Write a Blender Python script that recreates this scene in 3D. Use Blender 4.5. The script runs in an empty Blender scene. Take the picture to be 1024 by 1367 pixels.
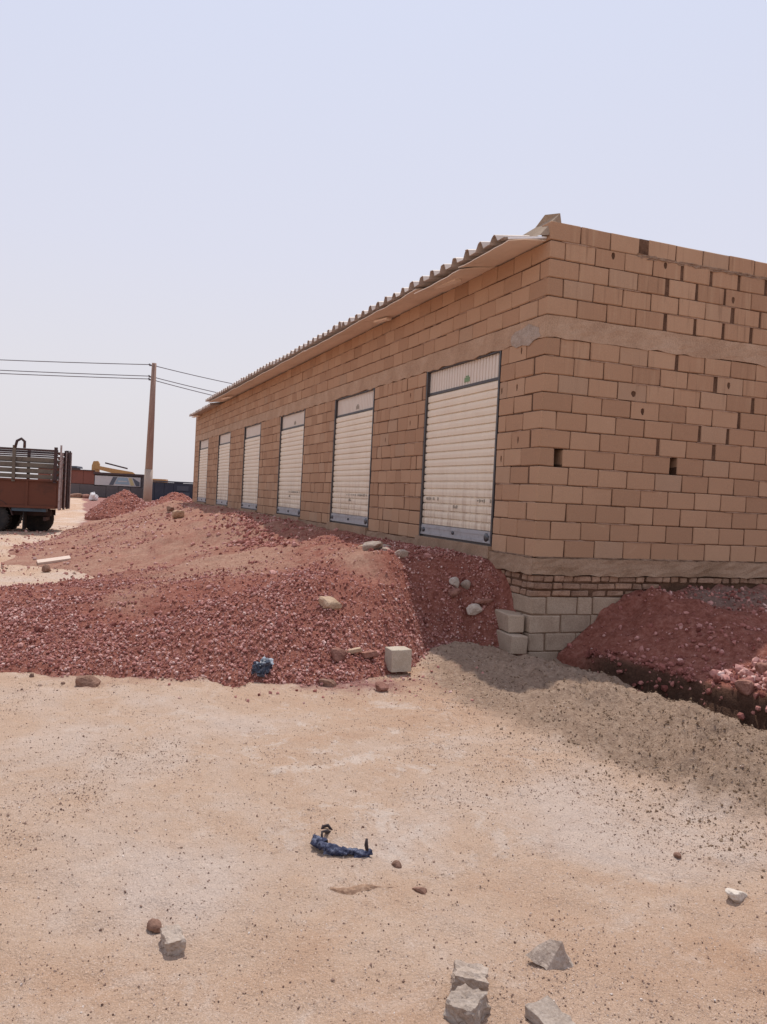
import bpy, bmesh, math, random
import numpy as np
from mathutils import Vector, Matrix, Euler

random.seed(7)
RNG = np.random.default_rng(11)
SC = bpy.context.scene
COL = SC.collection
R_ = math.radians

# ------------------------------------------------------------------ camera
cam_d = bpy.data.cameras.new("camera")
cam = bpy.data.objects.new("camera", cam_d)
COL.objects.link(cam)
cam_d.sensor_fit = 'HORIZONTAL'
cam_d.sensor_width = 36.0
cam_d.lens = 1101.3 / 1024 * 36.0
cam_d.clip_start = 0.05
cam_d.clip_end = 6000
c_r = Vector((0.35901708, 0.93200744, 0.04968775))
c_u = Vector((-0.03464752, -0.03989163, 0.99860313))
c_w = Vector((-0.93268767, 0.36023714, -0.01796997))
cam.matrix_world = Matrix(((c_r.x, c_u.x, -c_w.x, 8.1338), (c_r.y, c_u.y, -c_w.y, -5.0015),
                           (c_r.z, c_u.z, -c_w.z, 0.6018), (0, 0, 0, 1)))
SC.camera = cam

# ------------------------------------------------------------------ sky, sun, exposure
SUN_DIR = Vector((-0.425, 0.165, 1.0)).normalized()      # towards the sun
elev = math.asin(SUN_DIR.z)
azim = math.atan2(SUN_DIR.x, SUN_DIR.y)                  # clockwise from +Y
world = bpy.data.worlds.new("World")
SC.world = world
world.use_nodes = True
wn, wl = world.node_tree.nodes, world.node_tree.links
wn.clear()
w_out = wn.new("ShaderNodeOutputWorld")
w_bg = wn.new("ShaderNodeBackground")
w_sky = wn.new("ShaderNodeTexSky")
w_sky.sky_type = 'NISHITA'
w_sky.sun_disc = False
w_sky.sun_elevation = elev
w_sky.sun_rotation = azim
w_sky.altitude = 400
w_sky.air_density = 1.0
w_sky.dust_density = 4.0
w_sky.ozone_density = 1.0
w_hsv = wn.new("ShaderNodeHueSaturation")
w_hsv.inputs['Saturation'].default_value = 0.45
# suspended dust whitens the clear-air sky: pale pinkish low down, lavender blue higher up
w_tc = wn.new("ShaderNodeTexCoord")
w_sep = wn.new("ShaderNodeSeparateXYZ")
w_rmp = wn.new("ShaderNodeValToRGB")
wl.new(w_tc.outputs['Generated'], w_sep.inputs[0])
wl.new(w_sep.outputs['Z'], w_rmp.inputs[0])
el = w_rmp.color_ramp.elements
el[0].position, el[0].color = 0.0, (0.775, 0.735, 0.765, 1)
el[1].position, el[1].color = 1.0, (0.56, 0.63, 0.84, 1)
for p_, c_ in ((0.10, (0.770, 0.745, 0.790, 1)), (0.27, (0.725, 0.735, 0.860, 1)), (0.50, (0.680, 0.722, 0.895, 1))):
    e_ = el.new(p_); e_.color = c_
w_scl = wn.new("ShaderNodeVectorMath"); w_scl.operation = 'SCALE'
w_scl.inputs['Scale'].default_value = 1 / 0.11
wl.new(w_rmp.outputs[0], w_scl.inputs[0])
w_mix = wn.new("ShaderNodeMix"); w_mix.data_type = 'RGBA'
w_mix.inputs[0].default_value = 0.86
w_bg.inputs['Strength'].default_value = 0.113
wl.new(w_sky.outputs[0], w_hsv.inputs['Color'])
wl.new(w_hsv.outputs[0], w_mix.inputs[6])
wl.new(w_scl.outputs[0], w_mix.inputs[7])
wl.new(w_mix.outputs[2], w_bg.inputs['Color'])
wl.new(w_bg.outputs[0], w_out.inputs['Surface'])

sun_d = bpy.data.lights.new("sun", 'SUN')
sun_d.energy = 3.4
sun_d.angle = R_(0.6)
sun_d.color = (1.0, 0.955, 0.89)
sun = bpy.data.objects.new("sun", sun_d)
COL.objects.link(sun)
sun.rotation_euler = SUN_DIR.to_track_quat('Z', 'Y').to_euler()
sun.location = (-10, 5, 40)

SC.view_settings.view_transform = 'Standard'
SC.view_settings.look = 'None'
SC.view_settings.exposure = 0.0
SC.view_settings.gamma = 1.0
SC.view_settings.use_curve_mapping = False

# ------------------------------------------------------------------ material helpers
class NT:
    def __init__(s, name, rough=0.9, spec=0.3, metallic=0.0):
        s.m = bpy.data.materials.new(name)
        s.m.use_nodes = True
        s.t = s.m.node_tree
        s.b = s.t.nodes["Principled BSDF"]
        s.b.inputs['Roughness'].default_value = rough
        s.b.inputs['Specular IOR Level'].default_value = spec
        s.b.inputs['Metallic'].default_value = metallic
    def n(s, kind, **kw):
        x = s.t.nodes.new(kind)
        for k, v in kw.items():
            setattr(x, k, v)
        return x
    def l(s, a, b):
        s.t.links.new(a, b)
    def val(s, v):
        x = s.n("ShaderNodeValue"); x.outputs[0].default_value = v; return x.outputs[0]
    def pos(s, scale=(1, 1, 1), coord='world', rnd=False):
        if coord == 'world':
            o = s.n("ShaderNodeNewGeometry").outputs['Position']
        else:
            o = s.n("ShaderNodeTexCoord").outputs['Object']
        mp = s.n("ShaderNodeMapping")
        mp.inputs['Scale'].default_value = scale
        s.l(o, mp.inputs['Vector'])
        if rnd:
            oi = s.n("ShaderNodeObjectInfo")
            mu = s.math('MULTIPLY', oi.outputs['Random'], 37.0)
            s.l(mu, mp.inputs['Location'])
        return mp.outputs[0]
    def noise(s, vec, scale, detail=4.0, rough=0.6, dist=0.0):
        x = s.n("ShaderNodeTexNoise")
        x.inputs['Scale'].default_value = scale
        x.inputs['Detail'].default_value = detail
        x.inputs['Roughness'].default_value = rough
        x.inputs['Distortion'].default_value = dist
        s.l(vec, x.inputs['Vector'])
        return x.outputs['Fac']
    def math(s, op, a, b=None, clamp=False):
        x = s.n("ShaderNodeMath", operation=op, use_clamp=clamp)
        for i, v in enumerate((a, b)):
            if v is None:
                continue
            if isinstance(v, (int, float)):
                x.inputs[i].default_value = v
            else:
                s.l(v, x.inputs[i])
        return x.outputs[0]
    def ramp(s, fac, stops, interp='LINEAR'):
        x = s.n("ShaderNodeValToRGB")
        x.color_ramp.interpolation = interp
        e = x.color_ramp.elements
        while len(e) < len(stops):
            e.new(0.5)
        for i, (p, c) in enumerate(stops):
            e[i].position = p
            e[i].color = (*c, 1) if len(c) == 3 else c
        s.l(fac, x.inputs[0])
        return x.outputs[0]
    def step(s, fac, a, b):
        x = s.n("ShaderNodeMapRange", interpolation_type='SMOOTHSTEP')
        s.l(fac, x.inputs[0])
        x.inputs[1].default_value = a
        x.inputs[2].default_value = b
        return x.outputs[0]
    def mix(s, fac, a, b, mode='MIX'):
        x = s.n("ShaderNodeMix", data_type='RGBA', blend_type=mode)
        for i, v in ((0, fac), (6, a), (7, b)):
            if isinstance(v, (int, float)):
                x.inputs[i].default_value = v
            elif isinstance(v, tuple):
                x.inputs[i].default_value = (*v, 1)
            else:
                s.l(v, x.inputs[i])
        return x.outputs[2]
    def attr(s, name):
        return s.n("ShaderNodeAttribute", attribute_name=name).outputs['Fac']
    def col(s, c):
        if isinstance(c, tuple):
            s.b.inputs['Base Color'].default_value = (*c, 1)
        else:
            s.l(c, s.b.inputs['Base Color'])
    def bump(s, h, strength=0.5, dist=0.01):
        x = s.n("ShaderNodeBump")
        x.inputs['Strength'].default_value = strength
        x.inputs['Distance'].default_value = dist
        s.l(h, x.inputs['Height'])
        s.l(x.outputs[0], s.b.inputs['Normal'])


def m_block(name, stuff=False):
    t = NT(name, 0.95, 0.15)
    tone = t.attr("tone") if stuff else t.n("ShaderNodeObjectInfo").outputs['Random']
    base = t.ramp(tone, [(0.0, (0.325, 0.198, 0.137)), (0.3, (0.395, 0.247, 0.172)),
                         (0.65, (0.432, 0.280, 0.198)), (0.88, (0.480, 0.325, 0.235)), (1.0, (0.385, 0.275, 0.212))])
    w = t.pos()
    big = t.noise(w, 1.3, 3)
    base = t.mix(t.math('MULTIPLY', t.step(big, 0.35, 0.75), 0.35), base, (0.335, 0.215, 0.150))
    fine = t.noise(w, 95, 3, 0.7)
    base = t.mix(0.35, base, t.ramp(fine, [(0.25, (0.25, 0.16, 0.11)), (0.55, (0.42, 0.28, 0.19)), (0.8, (0.56, 0.40, 0.29))]))
    # mortar runs under the ring beam and smears of mortar on single blocks
    xyz = t.n("ShaderNodeSeparateXYZ")
    t.l(w, xyz.inputs[0])
    runs = t.noise(t.pos((9, 9, 0.7)), 1.6, 3, 0.6)
    zone = t.math('MULTIPLY', t.step(xyz.outputs['Z'], 1.45, 2.45), t.step(xyz.outputs['Y'], 0.1, 0.5))
    base = t.mix(t.math('MULTIPLY', t.math('MULTIPLY', t.step(runs, 0.5, 0.72), zone), 0.5), base, (0.46, 0.33, 0.235))
    dark = t.noise(t.pos((13, 13, 0.9)), 1.3, 2, 0.6)
    base = t.mix(t.math('MULTIPLY', t.math('MULTIPLY', t.step(dark, 0.56, 0.75), zone), 0.5), base, (0.20, 0.125, 0.085))
    sm = t.noise(w, 3.7, 5, 0.7, 0.6)
    base = t.mix(t.math('MULTIPLY', t.step(sm, 0.62, 0.75), 0.45), base, (0.47, 0.345, 0.255))
    base = t.mix(1.0, base, (1.06, 1.0, 0.905), 'MULTIPLY')
    t.col(base)
    t.bump(t.math('ADD', t.noise(w, 60, 4, 0.7), t.math('MULTIPLY', t.noise(w, 9, 3), 0.8)), 0.6, 0.006)
    return t.m


def m_rough(name, c1, c2, c3, scale=6.0, bump=0.6, rough=0.95, rnd=True, dist=0.008, fine=70):
    """mottled mineral material in three tones"""
    t = NT(name, rough, 0.2)
    w = t.pos(coord='object', rnd=rnd)
    a = t.noise(w, scale, 5, 0.65, 0.3)
    col = t.ramp(a, [(0.28, c1), (0.5, c2), (0.72, c3)])
    f = t.noise(w, fine, 3, 0.7)
    col = t.mix(t.math('MULTIPLY', t.step(f, 0.45, 0.75), 0.35), col, tuple(min(1, x * 1.35) for x in c3))
    col = t.mix(t.math('MULTIPLY', t.step(f, 0.5, 0.28), 0.4), col, tuple(x * 0.6 for x in c1))
    if rnd:
        oi = t.n("ShaderNodeObjectInfo").outputs['Random']
        col = t.mix(1.0, col, t.ramp(oi, [(0, (0.86, 0.86, 0.86)), (1, (1.12, 1.1, 1.08))]), 'MULTIPLY')
    t.col(col)
    t.bump(t.math('ADD', t.noise(w, fine * 0.7, 4, 0.7), a), bump, dist)
    return t.m


def m_paint(name, c, wear=None, rough=0.6, scale=5.0, amount=0.5, metallic=0.0, spec=0.4, stretch=(1, 1, 1)):
    t = NT(name, rough, spec, metallic)
    w = t.pos(stretch, coord='world')
    a = t.noise(w, scale, 5, 0.7, 0.4)
    wear = wear or tuple(x * 0.6 for x in c)
    col = t.mix(t.math('MULTIPLY', t.step(a, 0.45, 0.72), amount), c, wear)
    t.col(col)
    t.bump(t.noise(w, scale * 6, 3), 0.15, 0.004)
    return t.m


def m_ground():
    t = NT("desert_sand", 0.97, 0.12)
    w = t.pos()
    red, grey, trench_shade = t.attr("red"), t.attr("grey"), t.attr("trench_shade")
    a = t.noise(w, 0.55, 5, 0.6, 0.5)
    sand = t.ramp(a, [(0.34, (0.425, 0.255, 0.158)), (0.5, (0.470, 0.315, 0.216)), (0.64, (0.500, 0.372, 0.290))])
    b = t.noise(w, 3.2, 5, 0.7, 0.8)
    sand = t.mix(t.math('MULTIPLY', t.step(b, 0.52, 0.72), 0.45), sand, (0.56, 0.43, 0.34))
    sand = t.mix(t.math('MULTIPLY', t.step(b, 0.46, 0.28), 0.4), sand, (0.36, 0.215, 0.135))
    # pale dried crust patches
    cr = t.noise(t.pos((1, 1.2, 1)), 2.3, 8, 0.8, 0.3)
    crust = t.math('MULTIPLY', t.step(cr, 0.53, 0.64), t.attr("crust"), True)
    sand = t.mix(t.math('MULTIPLY', crust, 0.5), sand, (0.60, 0.50, 0.42))
    g = t.noise(w, 140, 2, 0.8)
    sand = t.mix(t.math('MULTIPLY', t.step(g, 0.54, 0.70), 0.6), sand, (0.22, 0.14, 0.10))
    sand = t.mix(t.math('MULTIPLY', t.step(g, 0.44, 0.3), 0.5), sand, (0.68, 0.56, 0.47))
    g2 = t.noise(w, 42, 3, 0.75)
    sand = t.mix(t.math('MULTIPLY', t.step(g2, 0.63, 0.72), 0.55), sand, (0.27, 0.165, 0.12))
    sand = t.mix(1.0, sand, (1.20, 1.245, 1.30), 'MULTIPLY')
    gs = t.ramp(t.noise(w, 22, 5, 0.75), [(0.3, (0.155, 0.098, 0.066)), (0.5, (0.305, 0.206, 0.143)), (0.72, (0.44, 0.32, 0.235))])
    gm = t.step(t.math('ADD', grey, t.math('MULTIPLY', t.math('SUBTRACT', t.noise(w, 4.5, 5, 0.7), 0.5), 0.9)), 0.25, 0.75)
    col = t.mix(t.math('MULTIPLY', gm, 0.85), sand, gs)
    rs = t.ramp(t.noise(w, 14, 5, 0.75), [(0.3, (0.18, 0.075, 0.06)), (0.5, (0.31, 0.15, 0.125)), (0.72, (0.43, 0.26, 0.22))])
    rm = t.step(t.math('ADD', red, t.math('MULTIPLY', t.math('SUBTRACT', t.noise(w, 2.4, 6, 0.75), 0.5), 1.0)), 0.3, 0.75)
    col = t.mix(rm, col, rs)
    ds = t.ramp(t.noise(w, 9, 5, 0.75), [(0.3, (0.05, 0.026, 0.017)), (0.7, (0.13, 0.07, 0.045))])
    col = t.mix(trench_shade, col, ds)  # shade inside the trench, put into the ground colour as near-black brown
    t.col(col)
    h = t.math('ADD', t.noise(w, 11, 6, 0.75), t.math('MULTIPLY', t.noise(w, 75, 4, 0.75), 0.45))
    t.bump(h, 1.0, 0.038)
    return t.m


def m_redsoil(name, dusty=1.0):
    t = NT(name, 0.97, 0.12)
    w = t.pos()
    a = t.noise(w, 16, 6, 0.78)
    col = t.ramp(a, [(0.28, (0.150, 0.043, 0.029)), (0.48, (0.268, 0.098, 0.069)), (0.7, (0.40, 0.185, 0.138))])
    tan = t.attr("tan")
    p = t.step(t.math('ADD', tan, t.math('MULTIPLY', t.math('SUBTRACT', t.noise(w, 1.6, 6, 0.72, 0.6), 0.5), 1.1)), 0.3, 0.8)
    tn = t.ramp(t.noise(w, 25, 5, 0.75), [(0.3, (0.26, 0.135, 0.09)), (0.5, (0.40, 0.245, 0.175)), (0.7, (0.50, 0.34, 0.25))])
    col = t.mix(t.math('MULTIPLY', p, 0.75), col, tn)
    gr = t.attr("grey")
    gp = t.step(t.math('ADD', gr, t.math('MULTIPLY', t.math('SUBTRACT', t.noise(w, 2.6, 6, 0.72, 0.6), 0.5), 0.9)), 0.35, 0.75)
    col = t.mix(t.math('MULTIPLY', gp, 0.8), col, t.ramp(a, [(0.3, (0.15, 0.10, 0.08)), (0.7, (0.31, 0.225, 0.18))]))
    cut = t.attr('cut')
    col = t.mix(cut, col, t.ramp(a, [(0.3, (0.050, 0.026, 0.017)), (0.7, (0.125, 0.066, 0.043))]))  # self-shaded cut face of the bank, its shade painted in as dark brown
    t.col(col)
    h = t.math('ADD', t.noise(w, 14, 6, 0.78), t.math('MULTIPLY', t.noise(w, 60, 4, 0.75), 0.5))
    t.bump(h, 0.9, 0.03)
    return t.m


def m_gravel(name, stops):
    t = NT(name, 0.95, 0.15)
    col = t.ramp(t.attr("tone"), stops)
    n = t.noise(t.pos(), 55, 3, 0.7)
    col = t.mix(0.55, col, t.mix(1.0, col, t.ramp(n, [(0.3, (0.55, 0.5, 0.5)), (0.7, (1.35, 1.35, 1.35))]), 'MULTIPLY'))
    t.col(col)
    return t.m


M = {}
M['block'] = m_block("sand_block")
M['block_mass'] = m_block("sand_block_mass", True)
M['mortar'] = m_rough("brown_mortar", (0.065, 0.034, 0.021), (0.115, 0.062, 0.038), (0.18, 0.105, 0.068), 5, 0.8, rnd=False)
M['mortar_pale'] = m_rough("pale_mortar", (0.20, 0.125, 0.085), (0.29, 0.19, 0.13), (0.40, 0.28, 0.20), 7, 0.9, rnd=False, dist=0.015)
M['mortar_smear'] = m_rough("sandy_mortar_smear", (0.28, 0.175, 0.12), (0.36, 0.23, 0.16), (0.43, 0.295, 0.215), 6, 0.9, rnd=False, dist=0.012)
M['beam'] = m_rough("cast_beam", (0.35, 0.222, 0.145), (0.43, 0.285, 0.19), (0.50, 0.35, 0.245), 2.2, 0.7, rnd=False, dist=0.012)
M['slab'] = m_rough("cast_slab", (0.255, 0.165, 0.105), (0.35, 0.232, 0.155), (0.43, 0.30, 0.21), 2.2, 0.8, rnd=False, dist=0.015)
M['footing'] = m_rough("grey_footing_block", (0.29, 0.21, 0.15), (0.37, 0.28, 0.205), (0.44, 0.345, 0.26), 3, 0.5)
M['brick'] = m_rough("old_brick", (0.22, 0.125, 0.082), (0.33, 0.205, 0.14), (0.43, 0.29, 0.205), 9, 0.9)
def m_shutter(name, c):
    t = NT(name, 0.5, 0.4)
    w = t.pos()
    xyz = t.n("ShaderNodeSeparateXYZ"); t.l(w, xyz.inputs[0])
    col = t.mix(t.math('MULTIPLY', t.step(t.noise(w, 1.3, 5, 0.7, 0.4), 0.45, 0.72), 0.35), c, tuple(x * k for x, k in zip(c, (0.8, 0.74, 0.68))))
    low = t.math('ADD', t.step(xyz.outputs['Z'], 1.1, 0.1), 0.12)
    drip = t.noise(t.pos((7, 7, 0.8)), 1.7, 5, 0.7)
    col = t.mix(t.math('MULTIPLY', t.math('MULTIPLY', t.step(drip, 0.42, 0.68), low), 0.7), col, (0.42, 0.29, 0.20))
    sp = t.noise(w, 16, 4, 0.8)
    col = t.mix(t.math('MULTIPLY', t.step(sp, 0.66, 0.74), 0.55), col, (0.36, 0.25, 0.18))
    t.col(col)
    t.bump(t.noise(t.pos((3, 3, 1)), 2.0, 3), 0.35, 0.02)
    return t.m
M['cream'] = m_shutter("cream_shutter_paint", (0.79, 0.68, 0.535))
M['cream_dull'] = m_paint("cream_shutter_paint", (0.78, 0.66, 0.53), (0.60, 0.47, 0.36), 0.5, 1.6, 0.4)
M['cream2'] = m_paint("cream_header_paint", (0.68, 0.59, 0.50), (0.58, 0.47, 0.38), 0.5, 1.6, 0.35)
M['galv'] = m_paint("galvanised_bar", (0.40, 0.395, 0.41), (0.25, 0.23, 0.23), 0.5, 7, 0.7, 0.3)
M['dark_steel'] = m_paint("dark_rail_steel", (0.07, 0.065, 0.068), (0.13, 0.10, 0.08), 0.5, 6, 0.5, 0.3)
M['ink'] = m_paint("grey_print", (0.33, 0.28, 0.22), None, 0.8, 20, 0.6)
M['green_ink'] = m_paint("green_print", (0.16, 0.27, 0.13), (0.4, 0.42, 0.3), 0.7, 40, 0.6)
M['lock'] = m_paint("lock_metal", (0.10, 0.10, 0.11), (0.2, 0.2, 0.2), 0.4, 20, 0.5, 0.7)
M['roof'] = m_paint("weathered_roof_sheet", (0.52, 0.43, 0.37), (0.34, 0.26, 0.21), 0.6, 2.5, 0.7, 0.1)
M['soffit'] = m_paint("pale_soffit_board", (0.82, 0.70, 0.58), (0.66, 0.53, 0.41), 0.8, 1.2, 0.6)
M['gap_white'] = m_paint("sky_gap_white", (0.85, 0.85, 0.85), (0.7, 0.7, 0.7), 0.35, 8, 0.3)
M['concrete'] = m_rough("broken_concrete", (0.31, 0.235, 0.185), (0.40, 0.32, 0.26), (0.50, 0.42, 0.355), 9, 0.9, dist=0.01)
M['cement_block'] = m_rough("pale_cement_block", (0.45, 0.365, 0.275), (0.53, 0.445, 0.345), (0.60, 0.51, 0.41), 8, 0.6, fine=110)
M['red_stone'] = m_rough("red_stone", (0.17, 0.075, 0.055), (0.28, 0.135, 0.10), (0.38, 0.21, 0.165), 9, 0.8)
M['brown_stone'] = m_rough("brown_stone", (0.14, 0.075, 0.05), (0.22, 0.125, 0.09), (0.31, 0.19, 0.14), 9, 0.8)
M['tan_stone'] = m_rough("tan_stone", (0.33, 0.22, 0.14), (0.42, 0.29, 0.195), (0.50, 0.37, 0.26), 9, 0.8)
M['white_stone'] = m_rough("white_stone", (0.45, 0.37, 0.30), (0.56, 0.48, 0.40), (0.64, 0.57, 0.5), 9, 0.6)
M['mud'] = m_rough("dried_mud", (0.30, 0.18, 0.115), (0.39, 0.25, 0.165), (0.47, 0.33, 0.235), 12, 0.9)
M['wood'] = m_paint("pale_board_wood", (0.62, 0.48, 0.39), (0.48, 0.34, 0.26), 0.85, 6, 0.5)
def m_pole(name):
    t = NT(name, 0.9, 0.2)
    w = t.pos()
    xyz = t.n("ShaderNodeSeparateXYZ"); t.l(w, xyz.inputs[0])
    grain = t.noise(t.pos((9, 9, 0.5)), 2.5, 5, 0.7)
    col = t.ramp(grain, [(0.3, (0.22, 0.135, 0.105)), (0.55, (0.31, 0.20, 0.155)), (0.75, (0.42, 0.30, 0.24))])
    ws = t.math('ADD', t.step(xyz.outputs['Z'], 3.6, 0.9), t.math('MULTIPLY', t.math('SUBTRACT', grain, 0.5), 0.8), True)
    col = t.mix(ws, col, (0.43, 0.345, 0.275))
    t.col(col)
    t.bump(grain, 0.5, 0.02)
    return t.m
M['pole_wood'] = m_pole("weathered_pole_wood")
M['pole_base'] = M['pole_wood']
M['wire'] = m_paint("grey_cable", (0.16, 0.16, 0.18), None, 0.6, 3, 0.2)
M['truck_red'] = m_paint("rusty_red_truck_paint", (0.125, 0.040, 0.021), (0.065, 0.026, 0.016), 0.7, 1.6, 0.7)
M['truck_slat'] = m_paint("olive_truck_slat", (0.15, 0.125, 0.098), (0.08, 0.064, 0.052), 0.8, 3, 0.7)
M['truck_dark'] = m_paint("dark_truck_steel", (0.055, 0.032, 0.032), (0.10, 0.045, 0.03), 0.7, 4, 0.7)
M['truck_pale'] = m_paint("pale_worn_post", (0.42, 0.35, 0.33), (0.17, 0.07, 0.05), 0.8, 7, 0.9)
M['truck_blue'] = m_paint("blue_chassis_paint", (0.06, 0.10, 0.14), (0.03, 0.04, 0.05), 0.6, 4, 0.6)
M['tyre'] = m_paint("black_tyre_rubber", (0.028, 0.026, 0.026), (0.09, 0.07, 0.055), 0.9, 5, 0.5)
M['glass'] = m_paint("dark_cab_glass", (0.02, 0.025, 0.03), None, 0.1, 3, 0.2)
M['rust_sheet'] = m_paint("rust_red_sheet", (0.20, 0.075, 0.055), (0.13, 0.055, 0.045), 0.8, 0.8, 0.6)
M['grey_sheet'] = m_paint("grey_sheet", (0.115, 0.10, 0.10), (0.08, 0.07, 0.07), 0.8, 0.8, 0.6)
M['navy'] = m_paint("dark_navy_sheet", (0.030, 0.036, 0.055), (0.06, 0.065, 0.08), 0.7, 0.7, 0.6)
M['navy2'] = m_paint("grey_navy_sheet", (0.06, 0.07, 0.09), (0.09, 0.09, 0.10), 0.7, 0.7, 0.6)
M['roofline'] = m_paint("dark_kiosk_edge", (0.07, 0.045, 0.045), None, 0.7, 1, 0.5)
M['mural_white'] = m_paint("mural_white_paint", (0.50, 0.48, 0.47), None, 0.7, 3, 0.2)
M['mural_blue'] = m_paint("mural_blue_paint", (0.27, 0.36, 0.42), None, 0.7, 3, 0.2)
M['mural_yellow'] = m_paint("mural_yellow_paint", (0.50, 0.42, 0.22), None, 0.7, 3, 0.2)
M['mural_dark'] = m_paint("mural_dark_paint", (0.10, 0.11, 0.13), None, 0.7, 3, 0.2)
M['yellow'] = m_paint("orange_yellow_machine_paint", (0.50, 0.28, 0.10), (0.36, 0.19, 0.09), 0.5, 2, 0.5)
M['rag_blue'] = m_paint("dark_blue_cloth", (0.026, 0.030, 0.062), (0.24, 0.26, 0.34), 0.9, 38, 0.9)
M['rag_black'] = m_paint("black_strap", (0.025, 0.018, 0.02), (0.07, 0.04, 0.035), 0.8, 20, 0.5)
M['bag_white'] = m_paint("white_plastic_film", (0.50, 0.55, 0.58), (0.025, 0.035, 0.06), 0.4, 14, 1.0)
M['bag_blue'] = m_paint("navy_plastic_film", (0.014, 0.020, 0.040), (0.36, 0.42, 0.50), 0.4, 20, 0.6)
M['sack'] = m_paint("white_sack", (0.75, 0.72, 0.70), None, 0.8, 6, 0.3)
M['ground'] = m_ground()
M['redsoil'] = m_redsoil("red_gravel_soil")
REDS = [(0.0, (0.145, 0.046, 0.035)), (0.3, (0.32, 0.125, 0.101)), (0.6, (0.46, 0.222, 0.187)), (0.85, (0.58, 0.345, 0.295)), (1.0, (0.71, 0.53, 0.47))]
M['gravel'] = m_gravel("red_gravel", REDS)
M['pebble'] = m_gravel("mixed_pebbles", [(0.0, (0.12, 0.072, 0.055)), (0.22, (0.23, 0.148, 0.11)), (0.55, (0.40, 0.285, 0.215)), (0.85, (0.54, 0.42, 0.34)), (1.0, (0.72, 0.64, 0.57))])
M['crumb'] = m_gravel("berm_crumbs", [(0.0, (0.12, 0.075, 0.045)), (0.5, (0.25, 0.17, 0.11)), (1.0, (0.40, 0.30, 0.21))])

# ------------------------------------------------------------------ mesh helpers
class MB:
    """collects shapes, links them as one mesh object"""
    def __init__(s):
        s.v, s.f, s.mi, s.sm = [], [], [], []
    def add(s, vs, fs, mi=0, smooth=False, mat=None):
        o = len(s.v)
        if mat is not None:
            vs = [mat @ Vector(v) for v in vs]
        s.v += [tuple(v) for v in vs]
        for f in fs:
            s.f.append(tuple(i + o for i in f)); s.mi.append(mi); s.sm.append(smooth)
        return s
    def box(s, a, b, mi=0, mat=None):
        (x0, y0, z0), (x1, y1, z1) = a, b
        vs = [(x0, y0, z0), (x1, y0, z0), (x1, y1, z0), (x0, y1, z0), (x0, y0, z1), (x1, y0, z1), (x1, y1, z1), (x0, y1, z1)]
        return s.add(vs, [(3, 2, 1, 0), (4, 5, 6, 7), (0, 1, 5, 4), (1, 2, 6, 5), (2, 3, 7, 6), (3, 0, 4, 7)], mi, False, mat)
    def bar(s, p, q, w, h, mi=0, up=(0, 0, 1)):
        p, q = Vector(p), Vector(q)
        d = (q - p); L = d.length; d.normalize()
        sx = d.cross(Vector(up))
        if sx.length < 1e-4:
            sx = d.cross(Vector((0, 1, 0)))
        sx.normalize(); uz = sx.cross(d)
        m = Matrix((( d.x, sx.x, uz.x, p.x), (d.y, sx.y, uz.y, p.y), (d.z, sx.z, uz.z, p.z), (0, 0, 0, 1)))
        return s.box((0, -w / 2, -h / 2), (L, w / 2, h / 2), mi, m)
    def tube(s, pts, rad, n=8, mi=0, caps=True, smooth=True):
        pts = [Vector(p) for p in pts]
        rad = rad if isinstance(rad, (list, tuple)) else [rad] * len(pts)
        vs, fs = [], []
        prev = None
        for i, p in enumerate(pts):
            d = (pts[min(i + 1, len(pts) - 1)] - pts[max(i - 1, 0)]).normalized()
            ref = prev if prev is not None else (Vector((0, 0, 1)) if abs(d.z) < 0.9 else Vector((1, 0, 0)))
            a = (ref - d * ref.dot(d)).normalized(); prev = a
            b = d.cross(a)
            for k in range(n):
                t = 2 * math.pi * k / n
                vs.append(p + (a * math.cos(t) + b * math.sin(t)) * rad[i])
        for i in range(len(pts) - 1):
            for k in range(n):
                fs.append((i * n + k, i * n + (k + 1) % n, (i + 1) * n + (k + 1) % n, (i + 1) * n + k))
        s.add(vs, fs, mi, smooth)
        if caps:
            o = len(s.v) - len(vs)
            s.f.append(tuple(o + k for k in reversed(range(n)))); s.mi.append(mi); s.sm.append(False)
            e = o + (len(pts) - 1) * n
            s.f.append(tuple(e + k for k in range(n))); s.mi.append(mi); s.sm.append(False)
        return s
    def lathe(s, prof, n=24, axis='Y', c=(0, 0, 0), mi=0):
        vs, fs = [], []
        for (r, h) in prof:
            for k in range(n):
                t = 2 * math.pi * k / n
                p = (r * math.cos(t), h, r * math.sin(t)) if axis == 'Y' else (r * math.cos(t), r * math.sin(t), h)
                vs.append((p[0] + c[0], p[1] + c[1], p[2] + c[2]))
        for i in range(len(prof) - 1):
            for k in range(n):
                fs.append((i * n + k, i * n + (k + 1) % n, (i + 1) * n + (k + 1) % n, (i + 1) * n + k))
        return s.add(vs, fs, mi, True)
    def prism(s, poly, y0, y1, mi=0, mat=None):
        """poly in x,z extruded along y"""
        n = len(poly)
        vs = [(x, y0, z) for x, z in poly] + [(x, y1, z) for x, z in poly]
        fs = [tuple(range(n)), tuple(reversed(range(n, 2 * n)))] + [(i, i + n, (i + 1) % n + n, (i + 1) % n) for i in range(n)]
        return s.add(vs, fs, mi, False, mat)
    def mesh(s, name, mats):
        me = bpy.data.meshes.new(name)
        me.from_pydata(s.v, [], s.f)
        for m in (mats if isinstance(mats, (list, tuple)) else [mats]):
            me.materials.append(m)
        me.polygons.foreach_set('material_index', s.mi)
        me.polygons.foreach_set('use_smooth', s.sm)
        bm = bmesh.new(); bm.from_mesh(me)
        bmesh.ops.recalc_face_normals(bm, faces=bm.faces)
        bm.to_mesh(me); bm.free()
        return me
    def build(s, name, mats, parent=None):
        return link(name, s.mesh(name, mats), parent)


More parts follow.
